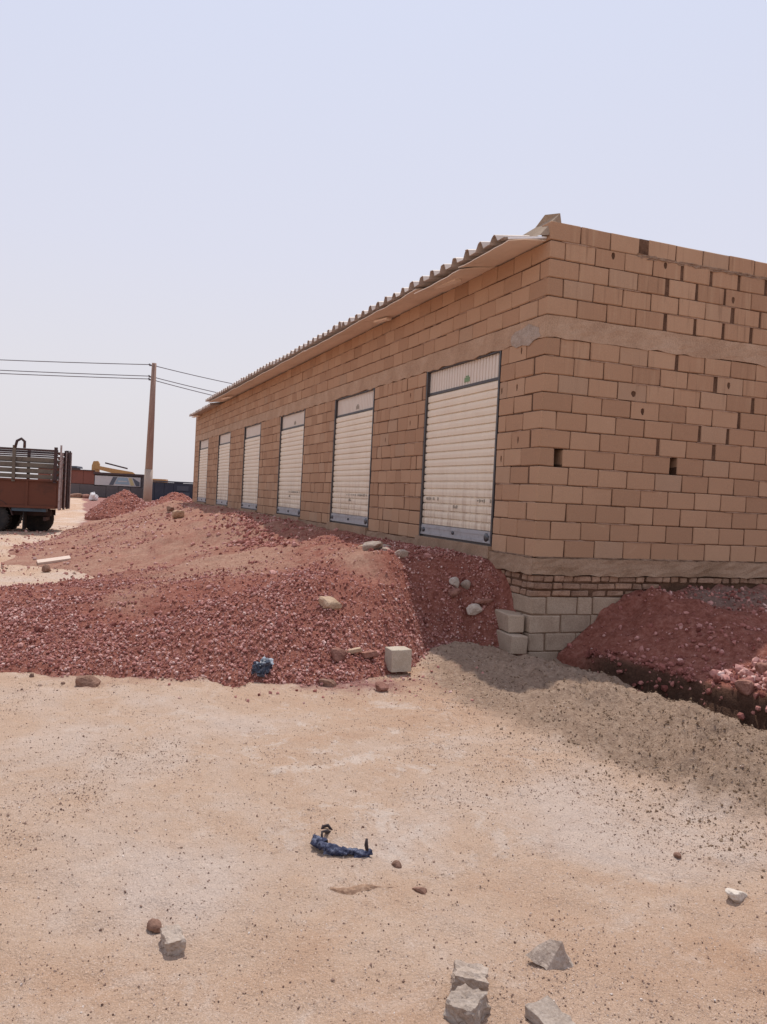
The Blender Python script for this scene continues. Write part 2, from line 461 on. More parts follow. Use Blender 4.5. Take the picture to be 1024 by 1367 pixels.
def link(name, me, parent=None, loc=None, rot=None):
    o = bpy.data.objects.new(name, me)
    COL.objects.link(o)
    if parent is not None:
        o.parent = parent
    if loc is not None:
        o.location = loc
    if rot is not None:
        o.rotation_euler = rot
    return o


def tag(o, label=None, cat=None, group=None, kind=None):
    for k, v in (('label', label), ('category', cat), ('group', group), ('kind', kind)):
        if v:
            o[k] = v
    return o


def empty(name, loc, label, cat, rz=0.0, group=None):
    o = bpy.data.objects.new(name, None)
    o.empty_display_size = 0.3
    COL.objects.link(o)
    o.location = loc
    o.rotation_euler = (0, 0, rz)
    return tag(o, label, cat, group)


def np_mesh(name, verts, faces, mats, smooth=False, attrs=None, parent=None):
    me = bpy.data.meshes.new(name)
    k = faces.shape[1]
    me.vertices.add(len(verts)); me.vertices.foreach_set('co', verts.astype(np.float32).ravel())
    me.loops.add(faces.size); me.loops.foreach_set('vertex_index', faces.astype(np.int32).ravel())
    me.polygons.add(len(faces))
    me.polygons.foreach_set('loop_start', np.arange(0, faces.size, k, dtype=np.int32))
    me.update(calc_edges=True)
    me.polygons.foreach_set('use_smooth', np.full(len(faces), smooth))
    for n, a in (attrs or {}).items():
        at = me.attributes.new(n, 'FLOAT', 'POINT')
        at.data.foreach_set('value', a.astype(np.float32))
    for m in (mats if isinstance(mats, list) else [mats]):
        me.materials.append(m)
    me.validate()
    return link(name, me, parent)

# ------------------------------------------------------------------ terrain functions
def _hash(ix, iy, seed):
    h = (ix.astype(np.int64) * 374761393 + iy.astype(np.int64) * 668265263 + seed * 974634777) & 0x7fffffff
    h = ((h ^ (h >> 13)) * 1274126177) & 0x7fffffff
    return ((h ^ (h >> 16)) & 0xffff) / 65535.0

def vnoise(x, y, seed=0):
    ix, iy = np.floor(x), np.floor(y)
    fx, fy = x - ix, y - iy
    fx, fy = fx * fx * fx * (fx * (fx * 6 - 15) + 10), fy * fy * fy * (fy * (fy * 6 - 15) + 10)
    a, b = _hash(ix, iy, seed), _hash(ix + 1, iy, seed)
    c, d = _hash(ix, iy + 1, seed), _hash(ix + 1, iy + 1, seed)
    return (a + (b - a) * fx) * (1 - fy) + (c + (d - c) * fx) * fy - 0.5

def fbm(x, y, s, seed=0, oct=4, g=0.5):
    r, a = 0, 1.0
    for k in range(oct):
        r = r + a * vnoise(x * s + 17.3 * k, y * s - 9.1 * k, seed + k)
        s, a = s * 2.03, a * g
    return r

def sst(x, a, b):
    t = np.clip((x - a) / (b - a), 0, 1)
    return t * t * (3 - 2 * t)

GZ = -1.12

def berm(x, y):
    yc = np.interp(x, [-0.4, 0.4, 1.4, 2.6, 4.0, 5.5, 8], [-0.95, -0.72, -0.42, -0.42, -0.50, -0.6, -0.6])
    wd_f = np.interp(x, [-0.4, 0.4, 2, 4, 6], [0.45, 0.95, 1.35, 1.25, 1.1])
    d = y - yc
    prof = np.where(d < 0, np.exp(-(d / wd_f) ** 2 * 1.6), np.exp(-(d / 0.55) ** 2 * 1.0))
    return prof * sst(x, -0.75, 0.1) * np.interp(x, [-0.5, 0.3, 2, 4, 6, 8], [0.13, 0.13, 0.17, 0.23, 0.24, 0.2])

def base(x, y):
    far = 0.66 * sst(-x, 26, 52)
    z = GZ + far + 0.05 * fbm(x, y, 0.35, 3) + 0.03 * fbm(x, y, 1.6, 5) + 0.022 * fbm(x, y, 6.0, 8, 4, 0.62)
    b = berm(x, y)
    z = z + b + b * 0.75 * fbm(x, y, 3.0, 21, 5, 0.66)
    # trench at the foot of the side heap
    yn = np.interp(x, [0.2, 0.8, 2.2, 3.5, 6], [0.16, 0.10, 0.02, -0.06, -0.1]) + 0.06 * fbm(x, y * 0 + 3.0, 1.7, 33)
    yf = np.interp(x, [0.2, 0.8, 2.2, 3.5, 6], [0.34, 0.42, 0.60, 0.80, 0.95]) + 0.03 * fbm(x, y * 0 + 7.0, 2.2, 34)
    dep = np.interp(x, [0.2, 0.8, 2.2, 3.6, 6], [0.08, 0.26, 0.50, 0.62, 0.62])
    t = sst(y, yn, yn + 0.16) * (1 - sst(y, yf - 0.07, yf))
    z = z - dep * t * sst(x, 0.15, 0.6)
    # the shallow pit at the bared corner
    z = z - 0.10 * np.exp(-(((x - 0.25) / 0.4) ** 2 + ((y - 0.1) / 0.4) ** 2))
    return z

def heap_main_raw(x, y):
    yo = np.maximum(-y, 0)
    xf = np.interp(yo, [0, 0.12, 0.5, 1.1, 1.9, 2.5, 3.4, 4.5, 5.6, 8], [0.02, -0.10, -0.30, -0.25, 0.65, 1.12, 0.95, 0.45, -0.05, -1.4])
    L = np.interp(yo, [0, 0.5, 1.2, 2.2, 3.5, 5.5], [1.05, 1.0, 1.6, 2.3, 2.6, 3.0])
    xf = xf + 0.22 * fbm(x * 0 + 5, y, 1.3, 41) + 0.16 * fbm(x * 0.5 + 9, y, 4.5, 44)
    s = np.clip((xf - x) / L, 0, 1)
    e = 1 - (1 - s) ** 1.6
    e = e * e * (3 - 2 * e) * 0.35 + e * 0.65
    W = np.interp(x, [-30, -20, -13, -10.0, -8.3, -5.0, -3.6, 2], [4.2, 5.2, 6.6, 6.2, 4.5, 5.0, 8.4, 8.8])
    W = W + 0.5 * fbm(x, y, 0.6, 43)
    t = np.clip(yo / W, 0, 1)
    u = np.clip((t - 0.17) / 0.83, 0, 1)
    g = (1 - u) ** 1.15 * (1 - 0.22 * u)
    top = np.interp(x, [-30, -12, -4, -1], [1.10, 1.08, 1.03, 1.01])
    return top * g * e, s, t

def heap_main(x, y):
    h, s, t = heap_main_raw(x, y)
    n = (0.10 + 0.08 * sst(-x, 5, 9)) * fbm(x, y, 0.8, 50) + 0.06 * fbm(x, y, 2.6, 52, 5, 0.6)
    edge = sst(h, 0.0, 0.25)
    wallfade = 0.35 + 0.65 * sst(-y, 0.0, 1.2)
    return GZ + h + n * edge * wallfade - 0.05 * (1 - sst(h, 0, 0.05))

def heap_side(x, y):
    yf = np.interp(x, [0, 1.2, 2.2, 3.5, 5], [0.36, 0.44, 0.62, 0.82, 1.0])
    sy = np.clip((y - yf) / np.interp(x, [0, 1, 3], [1.05, 1.2, 1.0]), 0, 1)
    sy = sy * 0.9 + 0.1 * sst(sy, 0, 1)
    xl = 4.6
    sx = np.clip(1 - np.maximum(x, 0) / xl, 0, 1) ** 1.7
    h = 0.80 * sx * sy
    h = h + 0.11 * sst(y, yf, yf + 0.06) * sst(x, 0.2, 1.0)
    h = h + 0.20 * np.exp(-(((x - 2.85) / 0.5) ** 2 + ((y - 1.35) / 0.45) ** 2))
    n = 0.11 * fbm(x, y, 1.3, 60) + 0.09 * fbm(x, y, 4.0, 62, 5, 0.66)
    return GZ + h + n * sst(h, 0.10, 0.4) - 0.7 * (1 - sst(y, yf - 0.05, yf + 0.01))

FAR_HEAPS = [(-31.6, -2.45, 2.2, 1.75, 1.36), (-29.6, -0.35, 2.4, 2.3, 1.42)]
def heap_far(i, x, y):
    cx, cy, rx, ry, hh = FAR_HEAPS[i]
    d = np.sqrt(((x - cx) / rx) ** 2 + ((y - cy) / ry) ** 2)
    h = hh * np.clip(1 - d, 0, 1) ** 0.85
    return GZ + 0.14 + h + 0.13 * fbm(x, y, 1.5, 70 + i) * sst(h, 0, .3) - 0.35 * (1 - sst(h, 0, .06))

def G(x, y):
    x, y = np.asarray(x, float), np.asarray(y, float)
    z = base(x, y)
    inside = (y < 0.0) & (x < 1.9)
    z = np.where(inside, np.maximum(z, heap_main(x, y)), z)
    z = np.where((y > 0.2) & (x > 0) & (x < 5), np.maximum(z, heap_side(x, y)), z)
    for i in range(2):
        z = np.maximum(z, heap_far(i, x, y))
    return z

def gz(x, y):
    return float(G(np.array([x]), np.array([y]))[0])

# ------------------------------------------------------------------ ground sheet
def grid_faces(nu, nv, wrap=False):
    i = np.arange(nu if wrap else nu - 1)[:, None]; j = np.arange(nv - 1)[None, :]
    i2 = (i + 1) % nu
    a, b = i * nv + j, i2 * nv + j
    return np.stack([a, b, b + 1, a + 1], -1).reshape(-1, 4)

def build_ground():
    head = math.atan2(c_w.y, c_w.x)
    ang = np.concatenate([np.radians(np.arange(-34, 34, 0.2)), np.radians(np.arange(34, 326, 4.0))]) + head
    rad = [0.25]
    while rad[-1] < 4000:
        r = rad[-1]
        rad.append(r + max(0.03, r * (0.010 if r < 16 else 0.02 if r < 60 else 0.15)))
    rad = np.array(rad)
    A, Rr = np.meshgrid(ang, rad, indexing='ij')
    x, y = 8.1338 + Rr * np.cos(A), -5.0015 + Rr * np.sin(A)
    z = base(x, y)
    z = np.where(Rr > 90, z * np.clip(1 - (Rr - 90) / 120, 0, 1) + (-0.6) * np.clip((Rr - 90) / 120, 0, 1), z)
    v = np.stack([x, y, z], -1).reshape(-1, 3)
    hm = heap_main_raw(x, np.minimum(y, 0))[0]
    red = sst(hm, -0.02, 0.10) * (x < 2) + 0.6 * np.exp(-((x + 26) / 9) ** 2) * np.exp(-((y + 2.5) / 2.6) ** 2)
    # spilled gravel just in front of the heap foot
    spill = np.exp(-(((x - 1.15) / 0.45) ** 2 + ((y + 2.35) / 0.75) ** 2)) * 0.55 + np.exp(-(((x - 0.35) / 0.8) ** 2 + ((y + 4.4) / 1.4) ** 2)) * 0.3
    red = np.clip(red + spill, 0, 1)
    red = np.where((y > 0.28) & (x > 0.1) & (x < 6), np.maximum(red, 0.9 * sst(y, 0.3, 0.6)), red)
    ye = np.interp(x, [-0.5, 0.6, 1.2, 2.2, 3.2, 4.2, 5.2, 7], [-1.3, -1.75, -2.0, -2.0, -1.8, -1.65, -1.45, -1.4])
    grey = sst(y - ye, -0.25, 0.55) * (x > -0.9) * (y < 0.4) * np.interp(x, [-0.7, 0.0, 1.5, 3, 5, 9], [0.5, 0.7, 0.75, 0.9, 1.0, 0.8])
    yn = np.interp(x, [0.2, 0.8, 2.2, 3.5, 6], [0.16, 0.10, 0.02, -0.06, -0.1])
    trench_shade = sst(y, yn + 0.10, yn + 0.24) * (1 - sst(y, 1.0, 1.3)) * sst(x, 0.1, 0.5) * (x < 7)  # mask for the shade painted into the trench
    crust = 0.25 + np.exp(-(((x - 2.9) / 1.8) ** 2 + ((y + 3.1) / 1.3) ** 2))
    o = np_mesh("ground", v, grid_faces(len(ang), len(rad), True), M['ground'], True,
                {'red': red.ravel(), 'grey': grey.ravel(), 'trench_shade': trench_shade.ravel(), 'crust': crust.ravel()})
    # closing disc under the camera
    tag(o, None, None, None, 'structure')
build_ground()

def heap_sheet(name, xs, ys, fn, tanfn, greyfn, parent):
    X, Y = np.meshgrid(xs, ys, indexing='ij')
    Z = fn(X, Y)
    v = np.stack([X, Y, Z], -1).reshape(-1, 3)
    ctr = np.array(parent.location)
    a = {'tan': tanfn(X, Y).ravel(), 'grey': greyfn(X, Y).ravel()}
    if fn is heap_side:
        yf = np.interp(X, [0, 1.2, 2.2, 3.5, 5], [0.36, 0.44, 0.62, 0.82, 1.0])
        a['cut'] = ((1 - sst(Y, yf + 0.03, yf + 0.14)) * sst(X, 0.2, 0.9)).ravel()  # trench face that gets its shade painted on
    return np_mesh(name, v - ctr, grid_faces(len(xs), len(ys)), M['redsoil'], True, a, parent)

# ------------------------------------------------------------------ loose stones
def ico():
    p = (1 + 5 ** .5) / 2
    v = np.array([(-1, p, 0), (1, p, 0), (-1, -p, 0), (1, -p, 0), (0, -1, p), (0, 1, p), (0, -1, -p), (0, 1, -p), (p, 0, -1), (p, 0, 1), (-p, 0, -1), (-p, 0, 1)], float)
    v /= np.linalg.norm(v[0])
    f = np.array([(0, 11, 5), (0, 5, 1), (0, 1, 7), (0, 7, 10), (0, 10, 11), (1, 5, 9), (5, 11, 4), (11, 10, 2), (10, 7, 6), (7, 1, 8), (3, 9, 4), (3, 4, 2), (3, 2, 6), (3, 6, 8), (3, 8, 9), (4, 9, 5), (2, 4, 11), (6, 2, 10), (8, 6, 7), (9, 8, 1)])
    return v, f
ICO_V, ICO_F = ico()
PROTO = np.stack([ICO_V * RNG.uniform(0.62, 1.15, (12, 1)) * np.array([1, RNG.uniform(0.65, 1.0), RNG.uniform(0.5, 0.9)]) for _ in range(24)])

OCT_V = np.array([(1, 0, 0), (-1, 0, 0), (0, 1, 0), (0, -1, 0), (0, 0, 1), (0, 0, -1)], float)
OCT_F = np.array([(0, 2, 4), (2, 1, 4), (1, 3, 4), (3, 0, 4), (2, 0, 5), (1, 2, 5), (3, 1, 5), (0, 3, 5)])
PROTO8 = np.stack([OCT_V * RNG.uniform(0.7, 1.2, (6, 1)) * np.array([1, RNG.uniform(0.65, 1.0), RNG.uniform(0.5, 0.9)]) + RNG.uniform(-.15, .15, (6, 3)) for _ in range(24)])

def stones(name, x, y, size, mat, tone, parent=None, sink=0.25, ground=None, tiny=False):
    PR, PF = (PROTO8, OCT_F) if tiny else (PROTO, ICO_F)
    nv = PR.shape[1]
    n = len(x)
    z = (ground or G)(x, y)
    q = RNG.normal(size=(n, 4)); q /= np.linalg.norm(q, axis=1, keepdims=True)
    a, b, c, d = q.T
    Rm = np.stack([np.stack([1 - 2 * (c * c + d * d), 2 * (b * c - d * a), 2 * (b * d + c * a)], -1),
                   np.stack([2 * (b * c + d * a), 1 - 2 * (b * b + d * d), 2 * (c * d - b * a)], -1),
                   np.stack([2 * (b * d - c * a), 2 * (c * d + b * a), 1 - 2 * (b * b + c * c)], -1)], 1)
    pv = PR[RNG.integers(0, len(PR), n)] * (size * 0.5)[:, None, None]
    v = np.einsum('nij,nkj->nki', Rm, pv)
    v[:, :, 0] += x[:, None]; v[:, :, 1] += y[:, None]; v[:, :, 2] += (z + size * (0.5 - sink) * 0.7)[:, None]
    f = (PF[None] + (np.arange(n) * nv)[:, None, None]).reshape(-1, 3)
    v = v.reshape(-1, 3)
    if parent is not None:
        v = v - np.array(parent.location)
    o = np_mesh(name, v, f, mat, False, {'tone': np.repeat(tone, nv)}, parent)
    o['kind'] = 'stuff'
    return o

def scatter(n, x0, x1, y0, y1, accept):
    x = RNG.uniform(x0, x1, n); y = RNG.uniform(y0, y1, n)
    k = RNG.uniform(0, 1, n) < accept(x, y)
    return x[k], y[k]

def sizes(n, lo, hi, p=2.2):
    return lo * (hi / lo) ** (RNG.uniform(0, 1, n) ** p)

# the big heap in front of the shutters
hm = empty("gravel_heap", (-3.0, -2.5, GZ), "broad red gravel heap banked up in front of the roller shutters", "gravel heap", group="heaps of red gravel")
xs = np.concatenate([np.arange(-30, -13, 0.16), np.arange(-13, -5, 0.08), np.arange(-5, 1.75, 0.04)])
ys = np.concatenate([np.arange(-9.4, -6, 0.09), np.arange(-6, 0.01, 0.05)])
def tan_main(x, y):
    h, s, t = heap_main_raw(x, y)
    crest = np.exp(-((x + 1.1) / 0.8) ** 2 - ((y + 1.65) / 0.35) ** 2) * 0.5
    mid = np.exp(-((x + 3.6) / 2.0) ** 2 - ((y + 2.9) / 1.3) ** 2) * 0.62 + np.exp(-((x + 1.2) / 0.7) ** 2 - ((y + 4.3) / 0.5) ** 2) * 0.5
    upper = sst(-x, 3.0, 9.0) * 0.42 + 0.22 * sst(s, 0.6, 1.0)
    return crest + mid + upper
heap_sheet("gravel_bed", xs, ys, heap_main, tan_main, lambda x, y: x * 0, hm)

def acc_main(x, y):
    h, s, t = heap_main_raw(x, y)
    tn = tan_main(x, y) + 0.9 * fbm(x, y, 0.9, 80)
    dens = np.clip(1.15 - 1.2 * np.clip(tn, 0, 1), 0.12, 1)
    front = sst(x, -5.5, -2.0) * 0.75 + 0.25
    fringe = sst(h, 0.0, 0.035)
    dusty = 1 - 0.72 * sst(s + 0.5 * fbm(x, y, 1.1, 82), 0.45, 0.95)
    return np.clip(dens * front * dusty, 0, 1) * fringe
x, y = scatter(135000, -6.5, 1.5, -8.4, -0.05, acc_main)
stones("loose_gravel", x, y, sizes(len(x), 0.013, 0.050, 2.1), M['gravel'], np.clip(RNG.beta(1.7, 1.5, len(x)), 0, 1), hm, 0.02)
x, y = scatter(80000, -6.5, 1.5, -8.4, -0.05, acc_main)
stones("fine_gravel", x, y, sizes(len(x), 0.008, 0.024, 1.6), M['gravel'], RNG.beta(2.4, 1.9, len(x)), hm, 0.15, None, True)
x, y = scatter(30000, -26, -6.5, -8, -0.1, lambda x, y: 0.12 + 0.5 * sst(fbm(x, y, 0.5, 81), -0.1, 0.35) * (heap_main_raw(x, y)[0] > 0.03))
stones("loose_gravel", x, y, sizes(len(x), 0.02, 0.12, 3.0), M['gravel'], RNG.beta(2.6, 1.8, len(x)), hm, 0.25)
# ridge of coarser lumps on the upper slope
x, y = scatter(2600, -13.5, -5.5, -2.6, -1.1, lambda x, y: np.exp(-((y + 1.35 + 0.10 * (x + 9)) / 0.38) ** 2))
stones("loose_gravel", x, y, sizes(len(x), 0.03, 0.15, 2.2), M['gravel'], RNG.beta(2, 2.2, len(x)), hm, 0.25)

# the dug-out heap along the side wall
hs = empty("gravel_heap", (1.6, 1.6, GZ), "dark red earth heap piled against the plain side wall beside the trench", "gravel heap", group="heaps of red gravel")
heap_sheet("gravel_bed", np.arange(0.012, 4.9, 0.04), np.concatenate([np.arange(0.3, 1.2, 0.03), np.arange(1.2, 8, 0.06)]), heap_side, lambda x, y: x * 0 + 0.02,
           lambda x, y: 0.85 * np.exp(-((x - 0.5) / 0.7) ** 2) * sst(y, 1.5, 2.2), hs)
x, y = scatter(22000, 0.03, 4.8, 0.45, 6.0, lambda x, y: (heap_side(x, y) > GZ + 0.02) * (0.25 + 0.75 * sst(fbm(x, y, 1.2, 90), -0.25, 0.25)) * np.where(x > 2.0, 1.0, 0.62))
stones("loose_gravel", x, y, sizes(len(x), 0.013, 0.085, 3.2), M['gravel'], np.clip(RNG.beta(1.9, 2.6, len(x)), 0, 1), hs, 0.25)
x, y = scatter(1500, 2.0, 3.6, 0.8, 2.3, lambda x, y: 0.8 + 0 * x)
stones("loose_gravel", x, y, sizes(len(x), 0.03, 0.13, 1.6), M['gravel'], np.clip(RNG.beta(3.2, 1.6, len(x)), 0, 1), hs, 0.2)

x = RNG.uniform(0.5, 4.2, 260)
y = np.interp(x, [0.2, 0.8, 2.2, 3.5, 6], [0.34, 0.42, 0.60, 0.80, 0.95]) + RNG.uniform(-0.10, 0.16, 260)
stones("loose_gravel", x, y, sizes(len(x), 0.03, 0.11, 2.0), M['gravel'], np.clip(RNG.beta(1.2, 4.0, len(x)), 0, 1), hs, 0.35,
       lambda X, Y: heap_side(X, Y + 0.06) - RNG.uniform(0.0, 0.28, len(X)) * (Y < np.interp(X, [0.2, 0.8, 2.2, 3.5, 6], [0.34, 0.42, 0.60, 0.80, 0.95]) + 0.02))
x, y = scatter(90, -5.5, 1.0, -6.5, -0.3, lambda x, y: (heap_main_raw(x, y)[0] > 0.05) * 1.0)
stones("gravel_lumps", x, y, sizes(len(x), 0.07, 0.14, 2.0), M['gravel'], np.clip(RNG.beta(1.8, 2.6, len(x)), 0, 1), hm, 0.3)

for i, lab in enumerate(("pinkish gravel heap left of the power pole foot", "pinkish gravel heap between the power pole and the far end of the block building")):
    cx, cy, rx, ry, hh = FAR_HEAPS[i]
    hf = empty("gravel_heap", (cx, cy, GZ), lab, "gravel heap", group="heaps of red gravel")
    heap_sheet("gravel_bed", np.arange(cx - rx, cx + rx, 0.08), np.arange(cy - ry, cy + ry, 0.08),
               lambda X, Y, i=i: heap_far(i, X, Y), lambda X, Y: X * 0 + 0.12, lambda X, Y: X * 0, hf)
    x, y = scatter(2600, cx - rx, cx + rx, cy - ry, cy + ry, lambda X, Y, i=i: (heap_far(i, X, Y) > GZ + .1) * 1.0)
    stones("loose_gravel", x, y, sizes(len(x), 0.04, 0.15, 2.5), M['gravel'], np.clip(RNG.beta(2.6, 1.8, len(x)), 0, 1), hf, 0.3)

# pebbles and crumbs strewn over the sand
def strew(name, n, box, lo, hi, p, mat, acc, tone, tiny=False):
    x, y = scatter(n, *box, acc)
    o = stones(name, x, y, sizes(len(x), lo, hi, p), mat, tone(len(x)), None, 0.3, None, tiny)
    return o
def acc_sand(x, y):
    d = np.hypot(x - 8.13, y + 5.0)
    clus = 0.30 + 0.9 * sst(fbm(x, y, 1.1, 101, 4, 0.6), 0.0, 0.4)
    return clus * (heap_main_raw(x, np.minimum(y, 0))[0] < 0.02) * (d > 1.6)
strew("pebbles", 7000, (0.2, 7.2, -7.5, -0.5), 0.007, 0.022, 3.2, M['pebble'], acc_sand, lambda n: np.clip(RNG.beta(1.6, 2.2, n), 0, 1))
strew("fine_pebbles", 150000, (0.4, 6.9, -6.8, -0.6), 0.0035, 0.013, 1.9, M['pebble'],
      lambda x, y: acc_sand(x, y) * np.clip(1.35 - np.hypot(x - 8.13, y + 5.0) / 9, 0.15, 1), lambda n: np.clip(RNG.beta(1.1, 1.1, n), 0, 1), True)
strew("pebbles", 2200, (-14, 1.0, -11.0, -4.0), 0.015, 0.07, 3.0, M['pebble'], acc_sand, lambda n: np.clip(RNG.beta(1.6, 2.2, n), 0, 1))
strew("spilled_gravel", 7000, (-1.0, 3.2, -7.5, -1.2), 0.010, 0.05, 3.0, M['gravel'],
      lambda x, y: (np.exp(-(((x - 1.15) / 0.4) ** 2 + ((y + 2.3) / 0.8) ** 2)) * 0.9
                    + np.exp(-np.maximum(x - np.interp(-y, [2.4, 3.4, 4.5, 5.6, 7.5], [1.15, 0.95, 0.45, -0.05, -1.1]), 0) / 0.10) * 0.24 * (x > -1)) * (heap_main_raw(x, y)[0] < 0.05),
      lambda n: RNG.beta(2.2, 2.0, n))
strew("berm_crumbs", 34000, (-0.4, 6.0, -2.0, 0.2), 0.005, 0.028, 2.6, M['crumb'],
      lambda x, y: np.clip(berm(x, y) / 0.12, 0, 1) * np.interp(x, [0, 2, 4, 6], [0.3, 0.45, 0.9, 1.0]), lambda n: RNG.beta(2, 2.2, n), True)

# ------------------------------------------------------------------ the block building
P, B = 0.21, 0.41            # course height and block pitch, joints included
BH, BD = 0.200, 0.2
LEN, DEEP = 27.03, 8.5
BEAM0 = 12 * P; BEAM1 = BEAM0 + 0.25
def course_z(c):             # bottom of course c (0-based)
    return c * P if c < 12 else BEAM1 + (c - 12) * P
bld = empty("block_building", (0, 0, 0), "long unfinished sand-coloured block building with six cream roller shutters and a corrugated roof edge", "building")

_bm_cache = {}
def chamfer_box(lx, ly, lz, ch, jit, rs):
    vs, fs = [], []
    h = (lx / 2, ly / 2, lz / 2)
    idx = {}
    for sx in (-1, 1):
        for sy in (-1, 1):
            for sz in (-1, 1):
                s = (sx, sy, sz)
                c = ch * rs.uniform(0.6, 2.0)
                j = [rs.uniform(-jit, jit) for _ in range(3)]
                for a in range(3):
                    p = [s[k] * (h[k] - (0 if k == a else c)) + j[k] for k in range(3)]
                    idx[(s, a)] = len(vs); vs.append(p)
    for a in range(3):
        b, c = (a + 1) % 3, (a + 2) % 3
        for sg in (-1, 1):
            q = []
            for (u, v) in ((-1, -1), (1, -1), (1, 1), (-1, 1)):
                s = [0, 0, 0]; s[a] = sg; s[b] = u; s[c] = v
                q.append(idx[(tuple(s), a)])
            fs.append(q if sg > 0 else q[::-1])
    for a in range(3):
        b, c = (a + 1) % 3, (a + 2) % 3
        for u in (-1, 1):
            for v in (-1, 1):
                s0 = [0, 0, 0]; s1 = [0, 0, 0]
                s0[a], s1[a] = -1, 1
                s0[b] = s1[b] = u; s0[c] = s1[c] = v
                s0, s1 = tuple(s0), tuple(s1)
                fs.append([idx[(s0, b)], idx[(s1, b)], idx[(s1, c)], idx[(s0, c)]])
    for s in [(x, y, z) for x in (-1, 1) for y in (-1, 1) for z in (-1, 1)]:
        fs.append([idx[(s, 0)], idx[(s, 1)], idx[(s, 2)]])
    return vs, fs

def block_mesh(lx, ly, lz, mat, ch=0.006, jit=0.003):
    key = (round(lx, 2), round(ly, 2), round(lz, 3), mat.name, random.randrange(3))
    if key not in _bm_cache:
        mb = MB()
        mb.add(*chamfer_box(key[0], key[1], lz, ch, jit, random.Random(hash(key[:3]) % 1000 + key[4])))
        _bm_cache[key] = mb.mesh("block", mat)
    return _bm_cache[key]

def holed_block(lx, lz, ly, hx, hz, hr, mat, tall=1.1):
    """front face in the local -y plane with a knocked-through hole"""
    mb = MB(); n = 8
    ring = [(hx + hr * (1 + .25 * math.sin(k * 2.3)) * math.cos(2 * math.pi * k / n), hz + hr * tall * math.sin(2 * math.pi * k / n)) for k in range(n)]
    a, b = lx / 2, lz / 2
    outer = [(a, 0), (a, b), (0, b), (-a, b), (-a, 0), (-a, -b), (0, -b), (a, -b)]
    vs = [(x, -ly / 2, z) for x, z in outer] + [(x, -ly / 2, z) for x, z in ring] + [(x, ly / 2, z) for x, z in ring] + [(x, ly / 2, z) for x, z in outer]
    fs = []
    for k in range(n):
        j = (k + 1) % n
        fs += [(k, j, n + j, n + k), (n + k, n + j, 2 * n + j, 2 * n + k), (2 * n + k, 2 * n + j, 3 * n + j, 3 * n + k), (3 * n + k, 3 * n + j, j, k)]
    mb.add(vs, fs)
    return mb.mesh("block", mat)

blocks = []      # (centre, length along wall, wall, course, tile length rounding)
front_gaps = []  # (x0,x1,course) cut out of the mortar bed too
DOORS = [(1.027 + i * 4.532, 1.027 + i * 4.532 + 2.257) for i in range(6)]   # distances from the corner
rb = random.Random(5)

mort = MB()
holes = []
# --- side wall: courses 0..16
SIDE_SLOTS = {5: [(0.205, 0.315), (1.845, 1.955)]}
def side_course(c):
    z = course_z(c) + 0.105
    odd = c % 2 == 0                     # course 0 carries the corner block lengthwise
    y = 0.4 if odd else 0.2
    blocks.append(('corner', (-(0.1 if odd else 0.2), (0.2 if odd else 0.1), z), odd, c))
    gaps = []
    y += 0.01
    slots = SIDE_SLOTS.get(c, [])
    while y < DEEP - 0.2:
        wide = 0.0
        if y > 1.6 and c in (6, 7, 8, 9, 10, 11, 12, 13, 14, 15) and rb.random() < 0.55:
            wide = rb.uniform(0.02, 0.05)
        elif y > 2.2 and c < 4 and rb.random() < 0.2:
            wide = rb.uniform(0.02, 0.04)
        L = 0.4
        if c == 16 and abs(y - 1.23) < 0.05:
            wide = 0.13
        if c == 15 and abs(y - 1.64) < 0.1:
            L = 0.15
        y += wide
        for (s0, s1) in slots:
            if y - 0.02 <= s0 <= y + 0.05:
                gaps.append((s0, s1)); y = s1; L = 0.30 if s0 < 0.5 else 0.4
        blocks.append(('side', (-0.1, y + L / 2, z), L, c))
        y += L + 0.01
    # mortar bed of this course
    a = 0.03
    ys_ = [a] + [v for g in gaps for v in g] + [DEEP]
    for k in range(0, len(ys_), 2):
        mort.box((-0.19, ys_[k], course_z(c) - 0.005), (-0.011, ys_[k + 1], course_z(c) + P - 0.006))
for c in range(17):
    side_course(c)

# --- front wall
def fill_run(t0, t1, c, first=False):
    """blocks between distances t0 and t1 from the corner"""
    z = course_z(c) + 0.105
    t = t0
    regular = c >= 12 or first
    while t < t1 - 0.03:
        L = 0.4
        if not regular:
            L = rb.choice([0.4, 0.4, 0.4, 0.2, 0.2, 0.3])
        if t == t0 and not first and c < 12:
            L = rb.choice([0.1, 0.2, 0.3, 0.4])
        left = t1 - t
        if left < L + 0.07:
            L = left
        wide = rb.uniform(0.02, 0.035) if (not regular and rb.random() < 0.12) else 0.0
        open_ = not regular and rb.random() < 0.035
        if open_ and left > 0.7:
            front_gaps.append((t + L + 0.002, t + L + 0.034, c)); wide = 0.026
        blocks.append(('front', (-(t + L / 2), 0.1, z), L, c))
        t += L + 0.01 + wide

